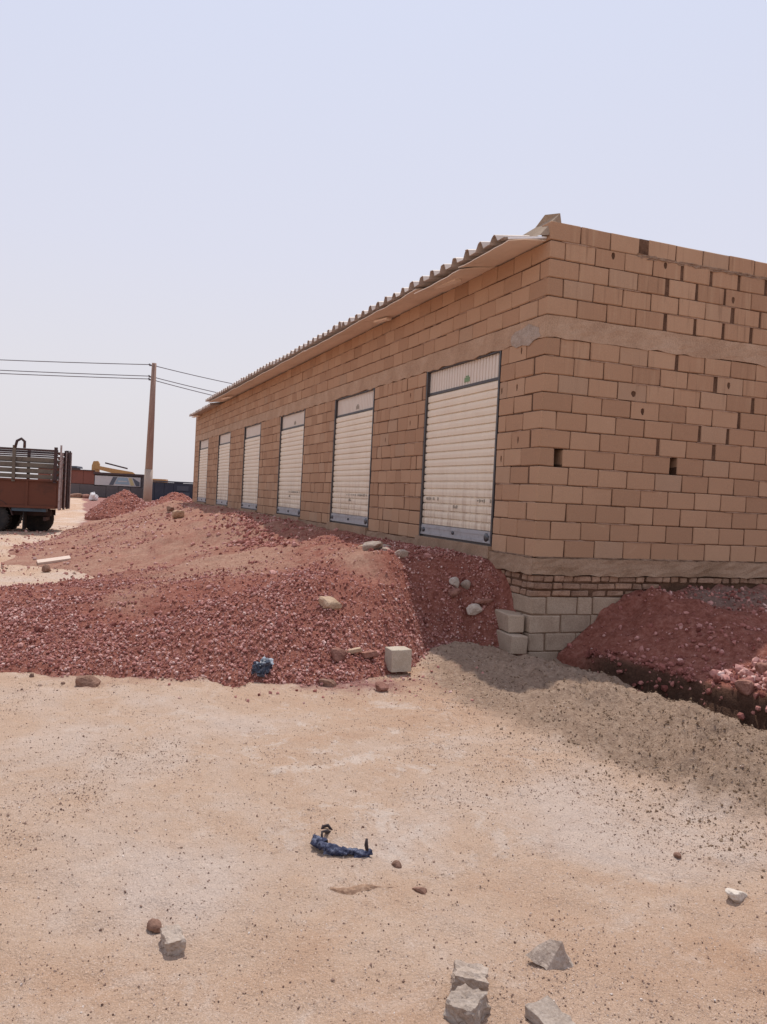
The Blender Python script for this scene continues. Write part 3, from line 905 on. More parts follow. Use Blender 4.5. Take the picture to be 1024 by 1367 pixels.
for c in range(16):
    odd = c % 2 == 0
    s = 0.2 if odd else 0.4
    if odd:
        s += 0.035 if c < 12 else 0.01          # thick joint behind the corner block
    else:
        s += 0.01
    if c >= 12:
        fill_run(s, LEN, c)
    else:
        fill_run(s, DOORS[0][0] - 0.03, c, True)
        for i in range(6):
            e = DOORS[i + 1][0] - 0.03 if i < 5 else LEN
            fill_run(DOORS[i][1] + 0.03, e, c)
front_gaps += [(0.66, 0.70, 11), (0.80, 0.84, 9), (0.62, 0.65, 9), (0.80, 0.83, 6), (0.62, 0.66, 5)]
runs_low = [(0.03, DOORS[0][0] - 0.03)] + [(DOORS[i][1] + 0.03, DOORS[i + 1][0] - 0.03 if i < 5 else LEN - 0.01) for i in range(6)]
for c in range(16):
    for (a, b) in (runs_low if c < 12 else [(0.03, LEN - 0.01)]):
        g = sorted((g0, g1) for g0, g1, gc in front_gaps if gc == c and a < g0 < b)
        ed = [a] + [v for q in g for v in q] + [b]
        for k in range(0, len(ed), 2):
            mort.box((-ed[k + 1], 0.010, course_z(c) - 0.005), (-ed[k], 0.19, course_z(c) + P - 0.006))
mort.build("mortar_joints", M['mortar'], bld)

# mortar smeared flush over stretches of the joints, and lumps squeezed out of them
mb = MB(); rm_ = random.Random(21)
def smear(wall, a, z, L, h):
    n = max(2, int(L / 0.05)); vs, fs = [], []
    for i in range(n + 1):
        t = a + L * i / n
        e = 0.35 if i in (0, n) else 1.0
        up, dn = h * e * rm_.uniform(0.5, 1.3), h * e * rm_.uniform(0.5, 1.3)
        o = rm_.uniform(0.001, 0.006) if e == 1 else 0.0
        for (dz, oo) in ((-dn, -0.012), (-dn * .7, o), (up * .7, o), (up, -0.012)):
            vs.append((oo, t, z + dz) if wall == 'side' else (-t, -oo, z + dz))
    for i in range(n):
        for j in range(3):
            q = i * 4 + j
            fs.append((q, q + 4, q + 5, q + 1))
    mb.add(vs, fs)
for c in range(17):
    z = course_z(c)
    if c == 12:
        continue
    t = 0.02
    while t < 5.0:
        L = rm_.uniform(0.06, 0.7)
        if rm_.random() < 0.42:
            smear('side', t, z - 0.004, L, rm_.uniform(0.006, 0.011))
        t += L + rm_.uniform(0.0, 0.35)
    for (a, b) in ((runs_low if c < 12 else [(0.03, 14.0)])):
        t = a
        while t < b - 0.1:
            L = min(rm_.uniform(0.06, 0.5), b - t)
            if rm_.random() < 0.35 and c < 16:
                smear('front', t, z - 0.004, L, rm_.uniform(0.006, 0.011))
            t += L + rm_.uniform(0.0, 0.35)
mb.build("mortar_smears", M['mortar_smear'], bld)['kind'] = 'stuff'

# place blocks: the 300 that show largest are parts, the rest one mass
cp = Vector(cam.matrix_world.translation)
def seen_size(b):
    p = Vector(b[1])
    d = (p - cp).length
    L = 0.4 if b[0] == 'corner' else b[2]
    if b[0] == 'side':
        if p.y > 3.45:
            return -1
        return L * abs(cp.x) / d / d
    if b[0] == 'front':
        return L * abs(cp.y) / d / d * 0.98
    return 10
blocks.sort(key=seen_size, reverse=True)
mass = MB(); mass_tone = []
hole_done = False
front_holes = {(11, 0), (9, 0), (9, 1), (6, 0), (5, 1), (8, 3), (10, 4), (3, 4), (7, 6), (11, 5)}
rank = {}
side_holes = {(15, 1), (15, 3), (14, 5), (10, 5), (8, 2)}
for b_ in sorted([b_ for b_ in blocks if b_[0] in ('front', 'side')], key=lambda q: q[1][1] if q[0] == 'side' else -q[1][0]):
    rank[id(b_)] = sum(1 for v in rank.values() if v[:2] == (b_[0], b_[3])); rank[id(b_)] = (b_[0], b_[3], rank[id(b_)])
for k, blk in enumerate(blocks):
    wall, ctr, L, c = blk
    x, y, z = ctr
    rk = rank.get(id(blk), (0, 0, -1))[2]
    if k < 300:
        pr = rb.uniform(-0.004, 0.005)
        rz = rb.uniform(-0.006, 0.006); ry = rb.uniform(-0.004, 0.004)
        if wall == 'corner':
            me = block_mesh(*((0.2, 0.4) if L else (0.4, 0.2)), BH, M['block'])
            link("block", me, bld, (x + rb.uniform(-.002, .004), y - rb.uniform(-.002, .004), z), (0, ry, rz))
        elif wall == 'side':
            if c == 9 and 0.85 < y < 1.3 and not hole_done:
                hole_done = True
                me = holed_block(L, BH, BD, 0.02, -0.02, 0.035, M['block'])
                link("block", me, bld, (x, y, z), (0, 0, math.pi / 2))
                continue
            if (c, rk) in side_holes and L > 0.3:
                me = holed_block(L, BH, BD, rb.uniform(-.1, .1), 0.045 if c == 15 else rb.uniform(-.03, .03), 0.026, M['block'], 1.7)
                link("block", me, bld, (x, y, z), (0, 0, math.pi / 2))
                continue
            me = block_mesh(BD, L, BH, M['block'])
            link("block", me, bld, (x + pr, y, z + rb.uniform(-.002, .002)), (ry, 0, rz))
        else:
            if c < 12 and (c, rk) in front_holes and L > 0.15:
                me = holed_block(L, BH, BD, rb.uniform(-.25, .25) * L, rb.uniform(-.02, .02), 0.018, M['block'], 2.6)
                link("block", me, bld, (x, y, z))
                continue
            me = block_mesh(L, BD, BH, M['block'])
            link("block", me, bld, (x, y - pr, z + rb.uniform(-.002, .002)), (0, ry, rz))
    else:
        dims = ((0.2, 0.4) if L else (0.4, 0.2)) if wall == 'corner' else ((BD, L) if wall == 'side' else (L, BD))
        vs, fs = chamfer_box(dims[0], dims[1], BH, 0.006, 0.003, rb)
        pr = rb.uniform(-0.004, 0.006)
        off = (x + (pr if wall == 'side' else 0), y - (pr if wall == 'front' else 0), z)
        mass.add([(v[0] + off[0], v[1] + off[1], v[2] + off[2]) for v in vs], fs)
        mass_tone += [rb.random()] * len(vs)
mo = mass.build("distant_blocks", M['block_mass'], bld)
at = mo.data.attributes.new('tone', 'FLOAT', 'POINT'); at.data.foreach_set('value', mass_tone)
mo['kind'] = 'stuff'

# rear and far walls, interior floor: plain faces the photograph hardly shows
mb = MB()
mb.box((-LEN, DEEP + 0.002, -0.2), (-0.002, DEEP + 0.2, 3.4))
mb.box((-LEN - 0.2, 0.0, -0.2), (-LEN - 0.002, DEEP + 0.2, 3.6))
mb.build("rear_wall", M['block_mass'], bld)

def rough_band(mb, p0, p1, z0, z1, thick, out, seg=0.12, amp=0.012, zlow=0.02, seed=1):
    """cast band with an uneven face and ragged lower edge; out = outward unit vector"""
    p0, p1, out = Vector(p0), Vector(p1), Vector(out)
    L = (p1 - p0).length; n = max(2, int(L / seg)); rr = random.Random(seed)
    nz = 4
    vs, fs = [], []
    for i in range(n + 1):
        q = p0.lerp(p1, i / n)
        low = rr.uniform(-zlow, zlow); hi = rr.uniform(-zlow, zlow) * 0.3
        for j in range(nz + 1):
            z = (z0 + low) + (z1 + hi - z0 - low) * j / nz
            a = out * (thick + rr.uniform(-amp, amp)) if 0 < i < n or True else out * thick
            vs.append((q.x + a.x, q.y + a.y, z))
        for (zz) in (z1 + hi, z0 + low):
            vs.append((q.x - out.x * 0.15, q.y - out.y * 0.15, zz))
    S = nz + 3
    for i in range(n):
        for j in range(nz):
            a = i * S + j; fs.append((a, a + S, a + S + 1, a + 1))
        a = i * S
        fs.append((a + nz, a + S + nz, a + S + nz + 1, a + nz + 1))
        fs.append((a, a + nz + 2, a + S + nz + 2, a + S))
        fs.append((a + nz + 1, a + S + nz + 1, a + S + nz + 2, a + nz + 2))
    mb.add(vs, fs)

mb = MB()
rough_band(mb, (-LEN, 0, 0), (0.006, 0, 0), BEAM0 - 0.004, BEAM1 - 0.008, 0.008, (0, -1, 0), 0.16, 0.004, 0.018, 3)
rough_band(mb, (0, -0.008, 0), (0, DEEP, 0), BEAM0 - 0.004, BEAM1 - 0.008, 0.008, (1, 0, 0), 0.14, 0.005, 0.016, 4)
mb.box((-LEN + 0.02, 0.02, BEAM0 + 0.03), (-0.02, 0.19, BEAM1 - 0.012))
mb.box((-0.19, 0.2, BEAM0 + 0.03), (-0.02, DEEP, BEAM1 - 0.012))
mb.build("ring_beam", M['beam'], bld)
mb = MB()
rough_band(mb, (-LEN, 0, 0), (0.035, 0, 0), -0.195, -0.006, 0.036, (0, -1, 0), 0.13, 0.006, 0.012, 5)
rough_band(mb, (0, -0.036, 0), (0, DEEP, 0), -0.195, -0.006, 0.034, (1, 0, 0), 0.13, 0.008, 0.014, 6)
mb.box((-LEN + 0.02, 0.02, -0.18), (-0.02, DEEP, -0.012))
mb.build("ground_slab", M['slab'], bld)
# thin uneven mortar lip over the slab on the side wall, thicker bed under the top course
mb = MB()
rough_band(mb, (0, 1.2, 0), (0, 5, 0), course_z(16) - 0.022, course_z(16) + 0.022, 0.004, (1, 0, 0), 0.05, 0.008, 0.012, 8)
mb.build("mortar_bed", M['mortar_pale'], bld)
mb = MB()
rough_band(mb, (0, 0.02, 0), (0, 6, 0), -0.012, 0.012, 0.012, (1, 0, 0), 0.05, 0.010, 0.008, 9)
mb.build("mortar_bed", M['mortar_pale'], bld)
mb = MB()
rough_band(mb, (-0.9, 0, 0), (-0.02, 0, 0), -0.012, 0.012, 0.014, (0, -1, 0), 0.05, 0.010, 0.008, 10)
mb.build("mortar_bed", M['mortar_pale'], bld)
mb = MB()
vs = []
rr = random.Random(3)
n = 14
ring = [(-0.42 + 0.36 * math.cos(2 * math.pi * k / n) * rr.uniform(.75, 1.1), BEAM0 + 0.06 + 0.13 * math.sin(2 * math.pi * k / n) * rr.uniform(.7, 1.15)) for k in range(n)]
mb.add([(x, -0.013, z) for x, z in ring] + [(-0.42, -0.022, BEAM0 + 0.06)] + [(x, 0.0, z) for x, z in ring],
       [(k, (k + 1) % n, n) for k in range(n)] + [(k, n + 1 + k, n + 1 + (k + 1) % n, (k + 1) % n) for k in range(n)])
mb.build("plaster_patch", M['concrete'], bld)

# three courses of small old bricks under the slab
mb = MB()
mb.box((-1.5, 0.012, -0.455), (-0.02, 0.24, -0.2)); mb.box((-0.24, 0.02, -0.455), (-0.012, 5.5, -0.2))
mb.build("brick_mortar", M['mortar'], bld)
for c in range(3):
    z = -0.412 + c * 0.087
    t = 0.0 if c % 2 == 0 else -0.06
    y = 0.02
    while y < 4.2:
        L = rb.choice([0.11, 0.115, 0.23]) if c == 2 else rb.choice([0.23, 0.23, 0.115])
        me = block_mesh(0.11, L, 0.068, M['brick'], 0.007, 0.005)
        if y < 1.6 or c == 2:
            link("brick", me, bld, (-0.055 + rb.uniform(-0.012, 0.022) + 0.005 * c, y + L / 2, z + rb.uniform(-.004, .004)), (rb.uniform(-.03, .03), rb.uniform(-.04, .04), rb.uniform(-.05, .05)))
        y += L + rb.uniform(0.012, 0.03)
    xx = 0.0
    while xx > -0.75:
        L = rb.choice([0.11, 0.23])
        me = block_mesh(L, 0.11, 0.068, M['brick'], 0.007, 0.005)
        link("brick", me, bld, (xx - L / 2, 0.055 - rb.uniform(-0.012, 0.022), z + rb.uniform(-.004, .004)), (0, 0, rb.uniform(-.05, .05)))
        xx -= L + rb.uniform(0.012, 0.03)
# footing courses of grey cement block
mb = MB()
mb.box((-2.0, 0.014, -1.5), (-0.02, 0.2, -0.46)); mb.box((-0.2, 0.02, -1.5), (-0.014, 4, -0.46))
mb.build("footing_mortar", M['mortar_pale'], bld)
for c in range(4):
    z = -0.555 - c * P
    off = 0.4 if c % 2 == 1 else 0.2
    me = block_mesh(0.2, 0.4, BH, M['footing'], 0.008) if c % 2 else block_mesh(0.4, 0.2, BH, M['footing'], 0.008)
    link("footing_block", me, bld, (-0.1 + 0.008, 0.2 - .006, z) if c % 2 else (-0.2 + 0.006, 0.1 - .008, z), (0, 0, rb.uniform(-.01, .01)))
    y = off + 0.012
    while y < 2.2:
        L = 0.2 if (c == 0 and 0.55 < y < 0.7) else 0.4
        link("footing_block", block_mesh(0.2, L, BH, M['footing'], 0.008), bld, (-0.1 + rb.uniform(0, .01), y + L / 2, z), (0, 0, rb.uniform(-.012, .012)))
        y += L + 0.014
    xx = -(0.2 if c % 2 else 0.4) - 0.012
    while xx > -1.2:
        link("footing_block", block_mesh(0.4, 0.2, BH, M['footing'], 0.008), bld, (xx - 0.2, 0.1 - rb.uniform(0, .012), z), (0, 0, rb.uniform(-.012, .012)))
        xx -= 0.414

# --- roller shutters
SL_N = 18
Z0, Z1, ZH = 0.08, 2.14, 2.50
def shutter(i, t0, t1):
    x1, x0 = -t0, -t1                        # x0 < x1
    cx = (x0 + x1) / 2
    w = t1 - t0 - 0.06
    fr = MB()                                # guide rails and lintel channel
    for xa in (x0 - 0.005, x1 - 0.032):
        fr.box((xa, 0.0, Z0 - 0.06), (xa + 0.037, 0.09, ZH + 0.02))
    fr.box((x0 + 0.034, 0.035, Z1 + 0.015), (x1 - 0.034, 0.10, Z1 + 0.05))
    fr.box((x0 + 0.034, 0.01, ZH), (x1 - 0.034, 0.08, ZH + 0.016))
    fr.box((x0 + 0.034, 0.03, Z0 - 0.03), (x1 - 0.034, 0.09, Z0 - 0.002))
    sh = fr.build("roller_shutter", M['dark_steel'], bld)
    # ribbed header panel
    hp = MB(); nr = 26
    prof = []
    for k in range(nr):
        xa = -w / 2 + w * k / nr; xb = xa + w / nr * 0.62; xc = xa + w / nr
        prof += [(xa, 0.050), (xb, 0.050), (xb + 0.006, 0.062), (xc - 0.006, 0.062)]
    vs, fs = [], []
    for (xx, yy) in prof:
        vs += [(cx + xx, yy, Z1 + 0.052), (cx + xx, yy, ZH - 0.002)]
    for k in range(len(prof) - 1):
        fs.append((2 * k, 2 * k + 2, 2 * k + 3, 2 * k + 1))
    hp.add(vs, fs)
    hp.box((cx - w / 2, 0.07, Z1 + 0.052), (cx + w / 2, 0.085, ZH - 0.002))
    hp.build("header_panel", M['cream2'], sh)
    # slats
    hgt = (Z1 + 0.013 - 0.235) / SL_N
    prof = [(0.0, 0.042), (0.007, 0.0305), (hgt * 0.5, 0.026), (hgt - 0.017, 0.0295), (hgt - 0.011, 0.048), (hgt - 0.001, 0.050), (hgt - 0.001, 0.066), (0.0, 0.066)]
    me_mb = MB()
    n = len(prof)
    me_mb.add([(-w / 2, y, z) for z, y in prof] + [(w / 2, y, z) for z, y in prof],
              [(k, (k + 1) % n, n + (k + 1) % n, n + k) for k in range(n)] + [tuple(range(n)), tuple(reversed(range(n, 2 * n)))])
    me = me_mb.mesh("slat", M['cream'])
    for k in range(SL_N):
        link("slat", me, sh, (cx + rb.uniform(-.003, .003), rb.uniform(-.0015, .0015), 0.235 + k * hgt), (0, rb.uniform(-.0012, .0012), 0))
    bb = MB()
    bb.box((cx - w / 2, 0.018, Z0 + 0.002), (cx + w / 2, 0.06, 0.232)); bb.box((cx - w / 2, 0.008, Z0 + 0.002), (cx + w / 2, 0.0175, Z0 + 0.035))
    bb.box((cx - w / 2, 0.012, 0.18), (cx + w / 2, 0.0176, 0.20))
    bb.build("bottom_bar", M['galv'], sh)
    for (lx, r) in ((w / 2 - 0.12, 0.055), (-w / 2 + 0.10, 0.035), (0, 0.025)):
        lk = MB()
        lk.lathe([(0.001, -0.004), (r * .6, -0.006), (r * .75, -0.002), (r, 0.002), (r, 0.02)], 14, 'Y', (cx + lx, 0.0, 0.155))
        lk.build("lock", M['lock'], sh)
    if i < 3:
        st = MB()
        st.box((cx + 0.05, 0.0455, Z1 + 0.09), (cx + 0.21, 0.0495, Z1 + 0.15))
        st.box((cx + 0.09, 0.0455, Z1 + 0.155), (cx + 0.18, 0.0495, Z1 + 0.175))
        st.build("maker_mark", M['green_ink'] if i == 0 else M['ink'], sh)
        pr = MB(); rp = random.Random(i + 3)     # worn stamped print across two slats
        base_z = 0.235 + 3 * hgt
        zone = [(-w / 2 + .12, -w / 2 + .55), (w / 2 - .5, w / 2 - .08)] if i == 0 else [(-0.2, w / 2 - .12)]
        for (a, b) in zone:
            q = a
            while q < b:
                wd = rp.uniform(0.012, 0.05); hh = rp.uniform(0.02, 0.05)
                if rp.random() < 0.7:
                    pr.box((cx + q, 0.0195, base_z + hgt * .5 - hh / 2 + .008), (cx + q + wd * .6, 0.0225, base_z + hgt * .5 + hh / 2 + .008))
                q += wd + 0.015
        for q in (-.05, 0.0, 0.05):
            pr.box((cx + q, 0.0195, base_z - hgt * .55), (cx + q + 0.03, 0.0225, base_z - hgt * .55 + rp.uniform(.02, .05)))
        pr.build("stamped_print", M['ink'], sh)
for i, (a, b) in enumerate(DOORS):
    shutter(i, a, b)
for (a, b) in DOORS:
    MB().box((-b - 0.03, -0.05, -0.10), (-a + 0.03, 0.10, 0.05)).build("door_sill", M['slab'], bld)

# --- roof edge: corrugated sheets over a pale soffit
def roof_sheet(xa, xb, za, dz_front=0.0, seed=1, y0=-0.52, y1=DEEP + 0.3):
    rr = random.Random(seed)
    pitch = 0.345
    mb = MB(); vs, fs = [], []
    xs_ = []
    x = xa
    k = 0
    while x > xb:
        j = rr.uniform(-0.012, 0.012)
        xs_ += [(x, 0.0), (x - 0.13, 0.0), (x - 0.175, 0.075 + j), (x - 0.20, 0.088 + j), (x - 0.25, 0.088 + j), (x - 0.275, 0.075 + j), (x - 0.32, 0.0)]
        x -= pitch
    yy = [(y0, za - 0.075 + dz_front), (y0 + 0.52, za), (y0 + 2.0, za + 0.03), (y1, za - 0.15)]
    for (x, h) in xs_:
        for (y, z) in yy:
            vs.append((x, y + (rr.uniform(-.012, .012) if y == y0 else 0), z + h))
        for (y, z) in yy:
            vs.append((x, y, z + h - 0.006))
    S = 8
    for i in range(len(xs_) - 1):
        for j in range(3):
            a = i * S + j
            fs.append((a, a + S, a + S + 1, a + 1)); fs.append((a + 4, a + 5, a + S + 5, a + S + 4))
        a = i * S
        fs.append((a, a + 4, a + S + 4, a + S))
    mb.add(vs, fs)
    return mb
# sheets end in line with the parapet's inner face, side lap beside it
roof_sheet(-0.16, -5.9, 3.672, 0.0, 1).build("roof_sheet", M['roof'], bld)
roof_sheet(-5.9, -11.4, 3.682, 0.012, 2).build("roof_sheet", M['roof'], bld)
roof_sheet(-11.4, -17.0, 3.70, 0.03, 3).build("roof_sheet", M['roof'], bld)
roof_sheet(-17.0, -21.4, 3.72, 0.02, 4).build("roof_sheet", M['roof'], bld)
roof_sheet(-21.2, -26.6, 3.63, -0.02, 5, -0.36).build("roof_sheet", M['roof'], bld)
sof = [(-0.09, -1.35, 3.628, 0.0), (-1.33, -2.75, 3.622, -0.03), (-2.7, -5.2, 3.632, 0.008), (-5.15, -8.6, 3.635, -0.005), (-8.55, -12.4, 3.64, 0.01), (-12.35, -16.2, 3.65, 0.0), (-16.15, -21.0, 3.66, 0.01)]
for k, (xa, xb, z, dz) in enumerate(sof):
    rr = random.Random(k + 60)
    n = 8; vs, fs = [], []
    for i in range(n + 1):
        x = xa + (xb - xa) * i / n
        sag = -0.010 * math.sin(math.pi * i / n) + rr.uniform(-.004, .004)
        for (y, zz) in ((-0.49 + rr.uniform(-.012, .012), z - 0.085 + dz + sag), (-0.28, z - 0.04 + dz * .6 + sag), (0.17, z + 0.012)):
            vs.append((x, y, zz)); vs.append((x, y, zz + 0.010))
    for i in range(n):
        a = i * 6
        for (p, q) in ((0, 2), (2, 4)):
            fs.append((a + p, a + q, a + 6 + q, a + 6 + p)); fs.append((a + p + 1, a + 6 + p + 1, a + 6 + q + 1, a + q + 1))
        fs.append((a, a + 6, a + 7, a + 1)); fs.append((a + 4, a + 5, a + 11, a + 10))
    fs.append((0, 1, 3, 2)); fs.append((2, 3, 5, 4)); e = n * 6
    fs.append((e, e + 2, e + 3, e + 1)); fs.append((e + 2, e + 4, e + 5, e + 3))
    mb = MB().add(vs, fs)
    mb.build("soffit_board", M['soffit'], bld)
# white strip added for a bright sky gap, flashing turned up against the parapet
MB().bar((-0.075, -0.50, 3.566), (-0.075, -0.01, 3.650), 0.014, 0.022).build("sky_gap_strip", M['gap_white'], bld)
mb = MB()
mb.add([(-0.02, -0.02, 3.66), (-0.02, 0.12, 3.93), (-0.20, 0.03, 3.95), (-0.34, 0.0, 3.84), (-0.62, -0.06, 3.79), (-0.95, -0.16, 3.72), (-0.95, -0.20, 3.66), (-0.40, -0.20, 3.66), (-0.08, -0.10, 3.66),
        (-0.02, 0.18, 3.66), (-0.20, 0.18, 3.95), (-0.62, 0.05, 3.79), (-0.95, 0.0, 3.74), (-0.95, 0.0, 3.66)],
       [(0, 1, 2, 3, 8), (8, 3, 4, 7), (7, 4, 5, 6), (0, 9, 1), (1, 9, 10, 2), (2, 10, 11, 3), (3, 11, 4), (4, 11, 12, 5), (5, 12, 13, 6)])
mb.build("corner_flashing", M['footing'], bld)
# loose board ends wedged under the eave
for (x, y, z, L, a) in ((-1.9, -0.22, 3.55, 0.5, 0.1), (-4.7, -0.12, 3.56, 0.35, -0.2), (-18.3, -0.2, 3.55, 0.9, 0.1), (-25.6, -0.12, 3.50, 1.0, 0.15)):
    MB().bar((x, y, z), (x - L, y - 0.1, z + 0.04 * a), 0.10, 0.03).build("eave_batten", M['soffit'], bld)

# ------------------------------------------------------------------ rocks
def poly_rock(seed, size, planes=9, sub=3, rough=0.05, soft=9.0):
    rs = np.random.default_rng(seed)
    bm = bmesh.new()
    bmesh.ops.create_icosphere(bm, subdivisions=sub, radius=1.0)
    d = np.array([v.co[:] for v in bm.verts])
    nrm = rs.normal(size=(planes, 3)); nrm = np.concatenate([nrm, np.eye(3), -np.eye(3)]); nrm /= np.linalg.norm(nrm, axis=1, keepdims=True)
    off = np.concatenate([rs.uniform(0.6, 1.0, planes), np.full(6, 0.95)])
    k = np.maximum(d @ nrm.T, 1e-3) / off
    r = 1 / (k ** soft).sum(1) ** (1 / soft)
    p = d * r[:, None]
    q = p * 2.3
    nz = vnoise(q[:, 0] * 2 + q[:, 2], q[:, 1] * 2 - q[:, 2], seed) + 0.5 * vnoise(q[:, 0] * 5 - q[:, 2] * 3, q[:, 1] * 5 + q[:, 2] * 4, seed + 1)
    p = p * (1 + rough * nz)[:, None] * np.array(size)[None] * 0.5 / 0.85
    for v, c in zip(bm.verts, p):
        v.co = c
    me = bpy.data.meshes.new("rock")
    bm.to_mesh(me); bm.free()
    return me

def rock(name, label, cat, x, y, size, mat, seed, rz=0.0, tilt=(0, 0), planes=9, sink=0.26, group=None, rough=0.13, soft=14.0, dz=0.0):
    me = poly_rock(seed, size, planes, 3, rough, soft)
    me.materials.append(M[mat])
    o = link(name, me, None, (x, y, gz(x, y) + size[2] * (0.5 - sink) + dz), (tilt[0], tilt[1], rz))
    return tag(o, label, cat, group)

def rough_block(name, label, cat, x, y, size, mat, rz, tilt=(0, 0), sink=0.0, seed=1, dz=0.0, chip=0.01, group=None):
    bm = bmesh.new()
    bmesh.ops.create_cube(bm, size=1.0)
    for v in bm.verts:
        v.co = Vector((v.co.x * size[0], v.co.y * size[1], v.co.z * size[2]))
    bmesh.ops.bevel(bm, geom=bm.edges[:], offset=min(size) * 0.022, segments=1, affect='EDGES')
    bmesh.ops.subdivide_edges(bm, edges=[e for e in bm.edges if e.calc_length() > min(size) * .4], cuts=5, use_grid_fill=True)
    rr = random.Random(seed)
    for v in bm.verts:
        q = v.co * (5 / max(size))
        nz = float(vnoise(np.array([q.x * 1.3 + q.z]), np.array([q.y * 1.3 - q.z]), seed)[0])
        v.co += v.co.normalized() * nz * chip + Vector([rr.uniform(-1, 1) for _ in range(3)]) * chip * 0.12
    bmesh.ops.triangulate(bm, faces=bm.faces[:])
    me = bpy.data.meshes.new(name); bm.to_mesh(me); bm.free()
    me.materials.append(M[mat])
    o = link(name, me, None, (x, y, gz(x, y) + size[2] * (0.5 - sink) + dz), (tilt[0], tilt[1], rz))
    return tag(o, label, cat, group)

# two footing blocks jutting out of the bared corner, set slightly askew
link("footing_block", block_mesh(0.42, 0.2, BH, M['footing'], 0.007, 0.008), bld, (-0.27, -0.12, -0.765), (0.02, 0.02, -0.10))
link("footing_block", block_mesh(0.42, 0.2, BH, M['footing'], 0.007, 0.008), bld, (-0.13, -0.16, -0.985), (-0.02, 0.0, -0.06))

cb = rough_block("cement_block", "square pale cement block standing at the foot of the red gravel heap", "cement block", 0.70, -1.90, (0.205, 0.205, 0.215), 'cement_block', R_(-2), (0.02, -0.02), 0.03, 4, chip=0.006)
rock("stone", "squat reddish stone lying on the sand in front of the cement block", "stone", 1.40, -2.33, (0.13, 0.11, 0.085), 'red_stone', 11, 0.4)
rock("stone", "low brown stone at the gravel edge between the plastic bag and the cement block", "stone", 1.06, -2.73, (0.15, 0.10, 0.075), 'brown_stone', 12, 0.9)
rock("stone", "large dark brown stone lying alone on sand at the left front edge of the gravel", "stone", 0.62, -4.74, (0.17, 0.19, 0.11), 'brown_stone', 13, 1.2, rough=0.12)
rock("stone", "small dark reddish stone beside the pale concrete chunk in the left foreground", "stone", 4.87, -4.61, (0.06, 0.045, 0.045), 'brown_stone', 14, 0.2, sink=0.1)
rough_block("concrete_chunk", "small pale concrete chunk beside a dark reddish stone in the left foreground", "concrete chunk", 5.02, -4.56, (0.10, 0.068, 0.062), 'concrete', R_(8), (0.05, 0.1), 0.2, 15, chip=0.014)
def wedge(name, label, cat, x, y, pts, faces, mat, seed):
    bm = bmesh.new()
    vs = [bm.verts.new(p) for p in pts]
    for f in faces:
        bm.faces.new([vs[i] for i in f])
    bmesh.ops.recalc_face_normals(bm, faces=bm.faces)
    bmesh.ops.subdivide_edges(bm, edges=bm.edges[:], cuts=5, use_grid_fill=True)
    for v in bm.verts:
        q = v.co * 45
        v.co += v.normal * 0.016 * float(vnoise(np.array([q.x + q.z]), np.array([q.y - q.z * .7]), seed)[0])
    bmesh.ops.triangulate(bm, faces=bm.faces[:])
    me = bpy.data.meshes.new(name); bm.to_mesh(me); bm.free(); me.materials.append(M[mat])
    return tag(link(name, me, None, (x, y, gz(x, y))), label, cat)
wedge("concrete_chunk", "wedge-shaped grey-tan concrete chunk tilted on the bare sand, casting a dark shadow", "concrete chunk", 5.50, -3.20,
      [(-0.045, -0.095, 0.030), (0.035, -0.055, 0.005), (0.055, 0.060, -0.004), (-0.03, 0.095, -0.004), (-0.035, -0.012, 0.085), (0.018, 0.020, 0.098)],
      [(0, 1, 5, 4), (1, 2, 5), (2, 3, 4, 5), (3, 0, 4), (0, 3, 2, 1)], 'concrete', 27)
rough_block("concrete_chunk", "thick pale concrete chunk leaning against another at the bottom edge of the photo", "concrete chunk", 5.68, -3.66, (0.105, 0.115, 0.085), 'concrete', R_(35), (0.12, -0.1), 0.16, 17, chip=0.022)
rough_block("concrete_chunk", "flat-topped grey concrete chunk just behind the thick pale chunk it touches", "concrete chunk", 5.545, -3.585, (0.09, 0.115, 0.07), 'concrete', R_(-25), (-0.15, 0.12), 0.16, 18, chip=0.022)
rough_block("concrete_chunk", "flat grey concrete slab piece lying alone at the bottom edge of the photo", "concrete chunk", 5.83, -3.42, (0.16, 0.095, 0.05), 'concrete', R_(10), (0.1, 0.12), 0.25, 19, chip=0.018)
rock("stone", "pale stone on the sand at the right edge of the photo below the berm", "stone", 5.29, -2.10, (0.07, 0.085, 0.05), 'white_stone', 20, 0.3, soft=18)
rock("stone", "white stone lying alone low on the shaded red slope beside the footing blocks", "stone", -0.56, -0.44, (0.14, 0.22, 0.12), 'white_stone', 21, 0.2)
rock("stone", "left one of two small whitish stones touching on the shaded red slope", "stone", -0.80, -0.59, (0.11, 0.13, 0.12), 'white_stone', 22, 0.5)
rock("stone", "right one of two small whitish stones touching on the shaded red slope", "stone", -0.80, -0.44, (0.11, 0.12, 0.11), 'concrete', 23, 0.9)
rock("stone", "pinkish stone just below the two touching whitish stones on the shaded slope", "stone", -0.68, -0.65, (0.10, 0.13, 0.10), 'red_stone', 24, 0.1)
rock("stone", "dull brown flat stone half buried in the shaded slope above the white stone", "stone", -0.58, -0.30, (0.14, 0.20, 0.08), 'red_stone', 25, 0.1)
